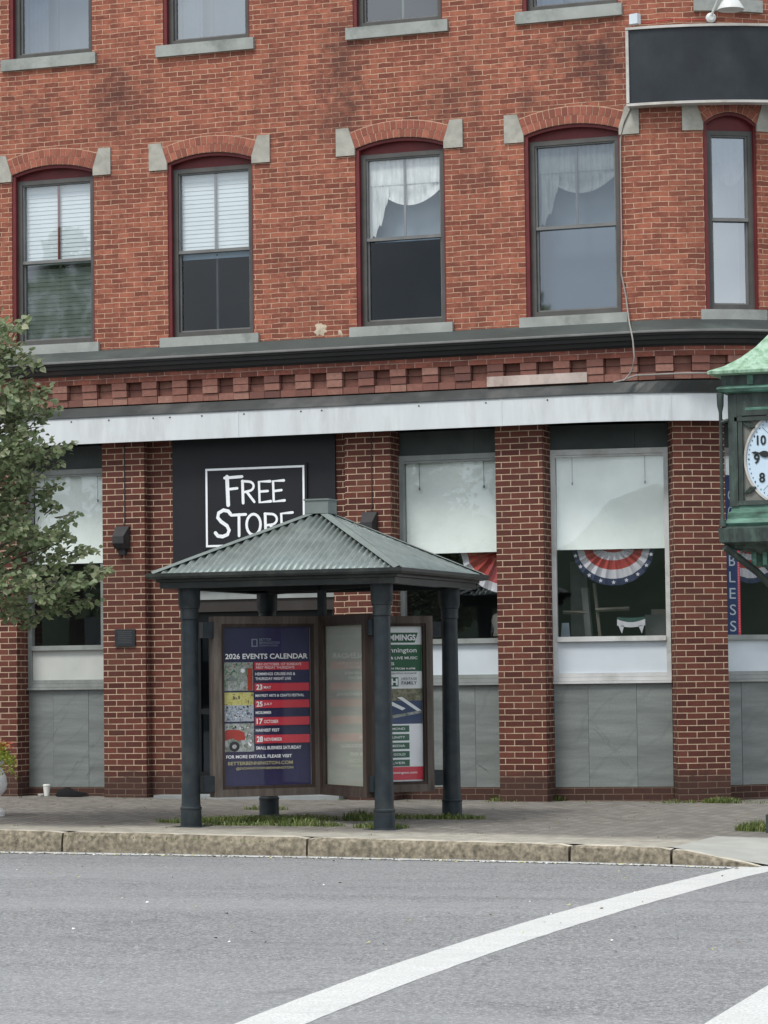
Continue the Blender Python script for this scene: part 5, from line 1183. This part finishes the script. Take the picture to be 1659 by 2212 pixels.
for sx_, sy_ in ((-1, -1), (1, -1), (1, 1), (-1, 1)):
    m = MB(); x, y = CC.x+sx_*.635, CC.y+sy_*.635; m.lathe((x, y, 2.67), [(.035, 0), (.03, .04), (.017, .08), (.016, .5), (.022, .53), (.016, .56), (.016, 1.02), (.03, 1.08), (.034, 1.19)], 'clock_frame', 12)
    for (dx, dy) in ((-sx_, 0), (0, -sy_)): 
        m.tube([(x, y, 3.60), (x+dx*.07, y+dy*.07, 3.62)], .018, 'clock_frame', 6)
    m.build('corner_column', ck, smooth=True)
m = MB(); zf = 3.27; rf = .435
for q in range(4):
    a = q*math.pi/2; Y = Vector((math.sin(a), -math.cos(a), 0)); X = Vector((math.cos(a), math.sin(a), 0)); c = CC+Y*(a_h-.045)+Vector((0, 0, zf)); up_ = Vector((0, 0, 1))
    d = MB(); n = 48
    d.face([c+(X*math.cos(2*math.pi*i/n)+up_*math.sin(2*math.pi*i/n))*rf+Y*.006 for i in range(n)], 'clock_glass')
    s_ = a_h-.07; ring = [c+(X*math.cos(2*math.pi*i/n)+up_*math.sin(2*math.pi*i/n))*(rf+.001)+Y*.009 for i in range(n)]; out = []
    for i in range(n):
        t_ = 2*math.pi*i/n; k = min(s_/max(1e-6, abs(math.cos(t_))), .40/max(1e-6, abs(math.sin(t_)))*1.0+.0); k = max(k, rf+.012); out.append(c+(X*math.cos(t_)+up_*math.sin(t_))*k+Y*.009)
    for i in range(n): d.face([ring[i], ring[(i+1) % n], out[(i+1) % n], out[i]], 'clock_plate')
    for i in range(n):
        t0, t1 = 2*math.pi*i/n, 2*math.pi*(i+1)/n; 
        d.face([c+(X*math.cos(t)+up_*math.sin(t))*r_+Y*h_ for t, r_, h_ in ((t0, rf-.004, .022), (t1, rf-.004, .022), (t1, rf+.016, .022), (t0, rf+.016, .022))], 'sign_trim')
        d.face([c+(X*math.cos(t)+up_*math.sin(t))*r_+Y*h_ for t, r_, h_ in ((t0, rf-.004, .006), (t1, rf-.004, .006), (t1, rf-.004, .022), (t0, rf-.004, .022))], 'sign_trim')
    o = d.build('clock_face', ck)
    d = MB()
    for h_ in range(1, 13):
        t_ = R(90-30*h_); s = str(h_); w_ = .085 if h_ > 9 else .055; pc = c+(X*math.cos(t_)+up_*math.sin(t_))*.335+Y*.012-X*(w_/2)-up_*.045; write(d, s, pc, X, up_, w_, .09, 'clock_black', .03)
    for i in range(60):
        t_ = R(6*i); pc = c+(X*math.cos(t_)+up_*math.sin(t_))*.408+Y*.010; r_ = .009 if i % 5 else .013
        d.face([pc+X*r_*.6, pc+up_*r_, pc-X*r_*.6, pc-up_*r_], 'clock_black')
    for t_ in (45, 135, 225, 315): 
        u_ = X*math.cos(R(t_))+up_*math.sin(R(t_)); v_ = X*(-math.sin(R(t_)))+up_*math.cos(R(t_)); d.face([c+u_*.02+v_*.0015+Y*.009, c+u_*.40+v_*.0015+Y*.009, c+u_*.40-v_*.0015+Y*.009, c+u_*.02-v_*.0015+Y*.009], 'clock_black')
    d.build('numerals', o)
    d = MB()
    def hand(t_, L, w_):
        u_ = X*math.cos(R(t_))+up_*math.sin(R(t_)); v_ = X*(-math.sin(R(t_)))+up_*math.cos(R(t_)); pr = [(-.08, .012), (0, .012), (L*.55, .011), (L*.66, w_), (L*.74, w_*.9), (L*.82, .008), (L*.92, .014), (L, .002)]
        for (a0, b0), (a1, b1) in zip(pr, pr[1:]): d.face([c+u_*a0-v_*b0+Y*.018, c+u_*a1-v_*b1+Y*.018, c+u_*a1+v_*b1+Y*.018, c+u_*a0+v_*b0+Y*.018], 'clock_black')
    hand(171, .385, .030); hand(7, .25, .035); d.lathe(c+Y*.01, [(.022, 0), (.022, .015), (0, .015)], 'clock_black', 12, axis=Y, xax=up_)
    d.build('hands', o)
m = MB(); stack(m, [(.0, 3.862), (.60, 3.862), (.645, 3.872), (.665, 3.90), (.655, 3.915), (.625, 3.93)], 'copper_mid'); stack(m, [(.625, 3.93), (.625, 4.02)], 'clock_frame')
for q in range(4):
    a = q*math.pi/2; Y = Vector((math.sin(a), -math.cos(a), 0)); X = Vector((math.cos(a), math.sin(a), 0))
    for k in (-1, 0, 1): m.box(CC+Y*.63+X*(k*.36)+Vector((0, 0, 3.975)), (.028, .012, .045), 'copper_mid', rot=a)
m.build('frieze', ck)
m = MB(); stack(m, [(.62, 4.021), (.725, 4.03), (.73, 4.055), (.71, 4.065), (.60, 4.11), (.48, 4.19), (.37, 4.29), (.27, 4.41), (.18, 4.55), (.10, 4.66), (.09, 4.72), (.0, 4.86)], 'green_copper'); m.build('copper_roof', ck)
adopt(ck)

# ================================================================== URN WITH FLOWERS, LITTER
c = ground_at(-32, 1772, -.03); z0 = gz(c.x, c.y)
ur = empty('flower_urn', (c.x, c.y, z0), 'white stone urn with red and yellow flowers cut by the left edge', 'planter')
m = MB(); m.lathe((c.x, c.y, z0), [(.20, 0), (.20, .05), (.17, .08), (.10, .11), (.09, .15), (.15, .19), (.215, .27), (.225, .33), (.215, .40), (.18, .47), (.165, .51), (.19, .53), (.20, .56), (.17, .57), (0, .55)], 'urn_stone', 28); m.build('urn', ur, smooth=True)
rr = random.Random(9); m = MB(); fl = MB()
for i in range(1500):
    a = rr.uniform(0, 2*math.pi); r_ = .32*math.sqrt(rr.random()); h = .60+.15*(1-(r_/.32)**2)*rr.uniform(.3, 1.2)-(.17*max(0, r_-.19)/.1*rr.random())
    p = Vector((c.x+r_*math.cos(a), c.y+r_*math.sin(a), z0+h)); u_ = Vector((rr.gauss(0, 1), rr.gauss(0, 1), rr.gauss(0, .6))).normalized(); v_ = u_.orthogonal().normalized(); L = rr.uniform(.012, .024)
    m.face([p-u_*L, p+v_*L*.5, p+u_*L, p-v_*L*.5], 'lime_leaf', None, rr.random())
m.build('foliage', ur)
for i in range(220):
    a = rr.uniform(0, 2*math.pi); r_ = .29*math.sqrt(rr.random()); p = Vector((c.x+r_*math.cos(a), c.y+r_*math.sin(a), z0+.70+.09*(1-r_/.29)+rr.uniform(-.03, .03))); mt = 'flower_red' if a % 1.6 < 1.0 else 'flower_yellow'
    for k in range(5):
        t_ = k*1.256+a; q = Vector((math.cos(t_), math.sin(t_), .3)); q2 = Vector((math.cos(t_+.6), math.sin(t_+.6), .5)); fl.face([p, p+q*.022, p+q2*.030], mt)
fl.build('flowers', ur); adopt(ur)
def on_walk(px, py, y):
    c = ground_at(px, py, .02); d = (c-CAM); k = (y-CAM.y)/d.y; x = CAM.x+d.x*k; return Vector((x, y, gz(x, y)))
c = on_walk(101, 1722, .10); z0 = gz(c.x, c.y)
m = MB(); m.lathe((c.x, c.y, z0+.002), [(.028, 0), (.030, .002), (.042, .115), (.045, .118), (.045, .128), (.040, .131), (.038, .138), (0, .138)], 'cup_white', 20); tag(m.build('paper_cup', smooth=True), 'white paper coffee cup standing on the pavers below the left stone panel', 'cup')
c = on_walk(89, 1721, .10)
m = MB(); m.lathe((c.x, c.y, z0+.002), [(.028, 0), (.04, .02), (.042, .026), (.036, .024), (.03, .008), (0, .008)], 'cup_white', 18); tag(m.build('small_dish', smooth=True), 'small white dish beside the paper cup', 'dish')
c = on_walk(152, 1724, .06); m = MB(); rr = random.Random(4); n = 24; rows = []
for j in range(6):
    row = []
    for i in range(n):
        a = 2*math.pi*i/n; k = 1-j/5; r_ = math.sin(k*math.pi/2); hx = .20*(1+.12*math.sin(3*a+1)+.08*math.sin(5*a)); row.append((c.x+hx*r_*math.cos(a), c.y+.10*r_*math.sin(a), z0+.003+.085*math.cos(k*math.pi/2)*(1-.25*math.cos(a)+.12*math.sin(a*2+j))))
    rows.append(row)
for A, B_ in zip(rows, rows[1:]):
    for i in range(n): m.face([A[i], A[(i+1) % n], B_[(i+1) % n], B_[i]], 'black_cloth')
tag(m.build('black_bag', smooth=True), 'crumpled black bag lying flat against the wall right of the paper cup', 'bag')

# ================================================================== GRASS AND WEEDS
gm = MB(); rr = random.Random(11)
def tuft(px, py, rx, ry, n, h, d=None):
    c = ground_at(px, py, -.02)
    for i in range(n):
        a = rr.uniform(0, 2*math.pi); q = math.sqrt(rr.random()); x, y = c.x+rx*q*math.cos(a), c.y+ry*q*math.sin(a); z = top_z(x, y)-.004; hh = 1.45*h*rr.uniform(.35, 1.1)*(1-.4*q)
        t_ = rr.uniform(0, 2*math.pi); w_ = rr.uniform(.003, .006); lx, ly = math.cos(t_)*hh*rr.uniform(.1, .9), math.sin(t_)*hh*rr.uniform(.1, .9); b_ = Vector((math.cos(t_+1.57)*w_, math.sin(t_+1.57)*w_, 0))
        p0, p1, p2 = Vector((x, y, z)), Vector((x+lx*.4, y+ly*.4, z+hh*.65)), Vector((x+lx, y+ly, z+hh*.9)); rv = min(1, max(0, rr.gauss(.4, .25)))
        gm.face([p0-b_, p0+b_, p1+b_*.7, p1-b_*.7], 'grass', None, rv); gm.face([p1-b_*.7, p1+b_*.7, p2], 'grass', None, rv)
tuft(640, 1783, .5, .12, 500, .07); tuft(410, 1779, .36, .14, 420, .06); tuft(560, 1776, .62, .26, 2200, .065); tuft(660, 1772, .35, .25, 700, .06); tuft(480, 1783, .4, .10, 350, .05); tuft(775, 1772, .16, .16, 420, .10); tuft(823, 1786, .28, .16, 450, .06); tuft(870, 1768, .35, .2, 450, .06)
tuft(575, 1754, .25, .10, 260, .06); tuft(973, 1768, .36, .12, 600, .06); tuft(1140, 1733, .45, .10, 1300, .09); tuft(1100, 1735, .25, .08, 300, .05); tuft(1203, 1731, .14, .07, 380, .15); tuft(870, 1727, .13, .05, 160, .13); tuft(880, 1722, .3, .05, 120, .05)
tuft(1490, 1735, .10, .05, 60, .04); tuft(1560, 1735, .22, .08, 500, .07); tuft(1648, 1725, .16, .05, 420, .13); tuft(1640, 1785, .22, .22, 700, .09); tuft(1450, 1736, .1, .05, 50, .05); tuft(700, 1725, .3, .05, 40, .05)
for k in range(9): tuft(140+k*60+rr.uniform(-20, 20), 1806+k*.9, .10, .03, 14, .02)
for k in range(70):
    px, py = rr.uniform(20, 1640), rr.uniform(1742, 1800); tuft(px, py, .05, .02, rr.randint(3, 9), .016)
for k in range(60): tuft(rr.uniform(40, 1650), rr.uniform(1731, 1737), .06, .015, rr.randint(4, 12), .03)
tag(gm.build('grass'), 'weeds and grass growing between pavers', None, None, 'stuff')

dm = MB(); rr = random.Random(17)
for i in range(520):
    px = rr.uniform(0, 1600)
    for a, b in zip(kerb_px, kerb_px[1:]):
        if a[0] <= px <= b[0]: y = a[1]+(b[1]-a[1])*(px-a[0])/(b[0]-a[0])
    far_ = rr.random() < .18; p = ground_at(px, y+(rr.uniform(2, 5) if not far_ else rr.uniform(5, 200)), ZR+.006); s_ = rr.uniform(.006, .018); a = rr.uniform(0, 6.28); u_ = Vector((math.cos(a), math.sin(a), .15))*s_; v_ = Vector((-math.sin(a), math.cos(a), .2))*s_*.6
    dm.face([p-u_, p-v_*.8, p+u_, p+v_+Vector((0, 0, .006))], rr.choice(('granite_top', 'cup_white', 'lime_print', 'easel_wood', 'granite')))
tag(dm.build('litter'), 'small chips, dead leaves and grit gathered along the foot of the kerb', None, None, 'stuff')

# ================================================================== TREE
tp = depth_at(-215, 1475, 28.2); tp.z = 0; tz = gz(tp.x, tp.y)
tr = empty('tree', (tp.x, tp.y, tz), 'leafy green street tree reaching in from the left edge', 'tree')
m = MB(); m.tube([(tp.x, tp.y, tz-.05), (tp.x+.02, tp.y, .8), (tp.x-.03, tp.y+.03, 1.9), (tp.x+.03, tp.y, 3.1), (tp.x, tp.y, 4.3), (tp.x, tp.y, 5.2)], [.13, .10, .09, .07, .045, .02], 'bark', 10)
outline = [(694, 12), (705, 44), (722, 40), (740, 20), (760, 62), (775, 95), (810, 70), (850, 100), (885, 118), (905, 78), (940, 95), (962, 142), (985, 92), (1020, 75), (1045, 118), (1075, 92), (1110, 62), (1140, 98), (1160, 150), (1185, 172), (1215, 178), (1238, 222), (1262, 205), (1290, 198), (1318, 130), (1340, 60), (1360, 0)]
def xr(y):
    if y <= outline[0][0]: return outline[0][1]-(outline[0][0]-y)*1.6
    for (ya, xa), (yb, xb) in zip(outline, outline[1:]):
        if ya <= y <= yb: return xa+(xb-xa)*(y-ya)/(yb-ya)
    return -200
rr = random.Random(21); lf = MB(); tw = MB()
def leaf(p, dirn, L):
    n = Vector((rr.gauss(0, .55), rr.gauss(-.55, .5), rr.gauss(.75, .5))).normalized(); a = (dirn-n*dirn.dot(n))
    a = a.normalized() if a.length > .05 else n.orthogonal().normalized(); b = n.cross(a); w_ = L*.42; up_ = n*(L*.10); rv = min(1, max(0, rr.gauss(.42, .22)))
    base, l1, l2, tip = p, p+a*L*.3, p+a*L*.62, p+a*L
    lf.face([base, l1-b*w_+up_, l2-b*w_*.8+up_, tip], 'leaf', None, rv); lf.face([base, tip, l2+b*w_*.8+up_, l1+b*w_+up_], 'leaf', None, rv)
trunk_x = -215
def spray(px, py, dep, n, rad):
    c = depth_at(px, py, dep); core = Vector((tp.x, tp.y, max(1.9, c.z-.5))); dr = (c-core).normalized(); dr = (dr+Vector((rr.gauss(0, .3), rr.gauss(0, .3), rr.gauss(-.05, .2)))).normalized()
    a = c-dr*rad*1.2; b = c+dr*rad
    tw.tube([a, c+Vector((0, 0, .01)), b], [.006, .004, .002], 'bark', 4)
    for i in range(n):
        k = rr.random(); p = a+(b-a)*k; s_ = Vector((rr.gauss(0, 1), rr.gauss(0, 1), rr.gauss(0, .8))).normalized(); q = p+s_*rad*rr.uniform(.1, .62); d_ = (s_*.8+dr*.6+Vector((0, 0, -.55))).normalized(); leaf(q, d_, rr.uniform(.042, .082))
cnt = 0
for i in range(800):
    py = rr.uniform(700, 1330); lim = xr(py)-20
    half = lim-trunk_x
    if half < 30: continue
    u_ = rr.random()**.62; side = 1 if rr.random() < .80 else -1
    px = trunk_x+side*(half-14)*u_
    if side < 0 and rr.random() < .3: continue
    # keep a few holes in the crown
    hole = math.sin(px*.045+1.3)*math.sin(py*.032+.7)+.35*math.sin(px*.11+py*.07)
    if hole > .50 and px > -60: continue
    dep = 28.2+rr.uniform(-1, 1)*1.2*math.sqrt(max(0, 1-(u_*.92)**2))
    spray(px, py, dep, rr.randint(14, 26), rr.uniform(.08, .17)); cnt += 1
for (px, py) in ((40, 700), (52, 708), (30, 760), (62, 768), (20, 742), (108, 862), (122, 885), (100, 850), (130, 972), (150, 963), (112, 978), (96, 990), (118, 1058), (98, 1070), (128, 1150), (150, 1165), (158, 1118), (140, 1135), (176, 1188), (190, 1195), (160, 1200), (196, 1232), (222, 1240), (236, 1232), (205, 1250), (180, 1262), (196, 1300), (178, 1310), (150, 1318), (92, 1332), (70, 1345), (110, 1322), (120, 1010), (75, 930), (88, 905), (115, 1100), (95, 1085)):
    for _ in range(2): spray(px-8+rr.uniform(-5, 5), py+rr.uniform(-6, 6), 28.2+rr.uniform(-.25, .25), rr.randint(8, 14), rr.uniform(.06, .11))
for k in range(26):
    py = 700+k*24; e_ = depth_at(min(xr(py)-40, 150)*rr.uniform(.5, .95), py, 28.2+rr.uniform(-.6, .6)); z_ = max(1.7, min(4.8, e_.z-.75)); s_ = Vector((tp.x, tp.y, z_)); mid = (s_+e_)/2+Vector((0, 0, .12)); m.tube([s_, mid, e_], [.035, .02, .006], 'bark', 6)
m.build('trunk', tr, smooth=True); tw.build('twigs', tr); lf.build('crown', tr); adopt(tr)

# ================================================================== BEHIND THE CAMERA: unseen rise and houses added for reflections, trees seen mirrored
m = MB(); rr = random.Random(8)  # unseen rise, added so the shop glass reflects something dark
n = 160; base = []
for j in range(7):
    row = []
    for i in range(n+1):
        a = R(195+i*190/n); d = 75+j*9; hgt = (0, 4.2, 6.6, 7.6, 8.4, 8.8, 0)[j]; hgt *= 1+.22*math.sin(i*.7)+.15*math.sin(i*1.9+j); row.append((6+d*math.cos(a), -5+d*math.sin(a), ZR+hgt+(rr.uniform(-.8, .8) if 0 < j < 6 else -.3)))
    base.append(row)
for A, B_ in zip(base, base[1:]):
    for i in range(n): m.face([A[i], A[i+1], B_[i+1], B_[i]], 'hill_green')
tag(m.build('added_hills', smooth='all'), 'low wooded rise added across the street to darken window reflections', None, None, 'structure')
def house(x, y, w_, d_, h_, label, wall):  # unseen houses, added so the glass reflects pale shapes
    r_ = empty('house', (x, y, ZR), label, 'house', 'unseen houses added across the street'); m = MB(); m.box((x, y, ZR+h_/2), (w_/2, d_/2, h_/2), wall); wl = m.build('wall', r_)
    m = MB(); a = h_+ZR; q = w_/2+.4; e_ = d_/2+.4; t_ = h_+ZR+w_*.32
    m.face([(x-q, y-e_, a), (x-q, y+e_, a), (x, y+e_, t_), (x, y-e_, t_)], 'flashing'); m.face([(x+q, y+e_, a), (x+q, y-e_, a), (x, y-e_, t_), (x, y+e_, t_)], 'flashing'); m.face([(x-w_/2, y+d_/2, a), (x+w_/2, y+d_/2, a), (x, y+d_/2, t_-.1)], wall); m.build('roof', r_)
    for i in range(3):
        for j in range(2): m = MB(); m.box((x-w_*.3+i*w_*.3, y+d_/2+.02, ZR+1.5+j*2.6), (.45, .03, .75), 'lamp_dark'); m.build('window', r_)
    adopt(r_)
house(-14, -62, 8, 7, 5.2, 'white gabled house added left across the street for reflections', 'curtain_white'); house(-29, -64, 9, 7, 5.4, 'pale grey gabled house added far left across the street for reflections', 'grey_frame'); house(-2, -66, 7, 7, 5.0, 'cream gabled house added right across the street for reflections', 'cup_white')
# a tree over the road whose reflection shows in the pale window
def far_tree(x, y, h, rad, label, seed):
    r = empty('tree', (x, y, ZR), label, 'tree', 'trees across the street'); q = random.Random(seed); t = MB(); t.tube([(x, y, ZR-.1), (x, y, h*.4), (x, y, h*.9)], [.3, .22, .05], 'bark', 10); t.build('trunk', r)
    l_ = MB()
    for i in range(1500 if seed == 2 else 2600):
        u_ = q.uniform(0, 1); z = h*.22+h*.78*u_; rd = rad*(math.sin(math.pi*min(1, .12+.88*u_))**.55 if seed == 2 else (1-u_)**.7)*(.75+.25*math.sin(u_*19)); a = q.uniform(0, 6.283); k = math.sqrt(q.random())
        p = Vector((x+rd*k*math.cos(a), y+rd*k*math.sin(a), z)); n_ = Vector((q.gauss(0, 1), q.gauss(0, 1), q.gauss(.5, 1))).normalized(); v_ = n_.orthogonal().normalized(); w_ = n_.cross(v_); s_ = q.uniform(.15, .34)
        l_.face([p-v_*s_, p+w_*s_*.6, p+v_*s_, p-w_*s_*.6], 'leaf', None, q.random()*.7)
    l_.build('crown', r); adopt(r)
def mirror_hit(px, py, dist):
    s_, z_ = U.inv(px, py, -.14); p = U.P(s_, z_, -.14); d = (p-CAM).normalized(); d.y = -d.y; k = dist/abs(d.y); return p+d*k
q = mirror_hit(1178, 640, 60); far_tree(q.x-.9, q.y, q.z+2.4, 2.6, 'tall pointed tree across the road mirrored in the pale window', 1)
q = mirror_hit(150, 640, 55); far_tree(q.x, q.y, q.z+2.2, 4.2, 'broad tree across the road mirrored in the left window', 2)
print('tris', sum(len(me.polygons) for me in bpy.data.meshes))
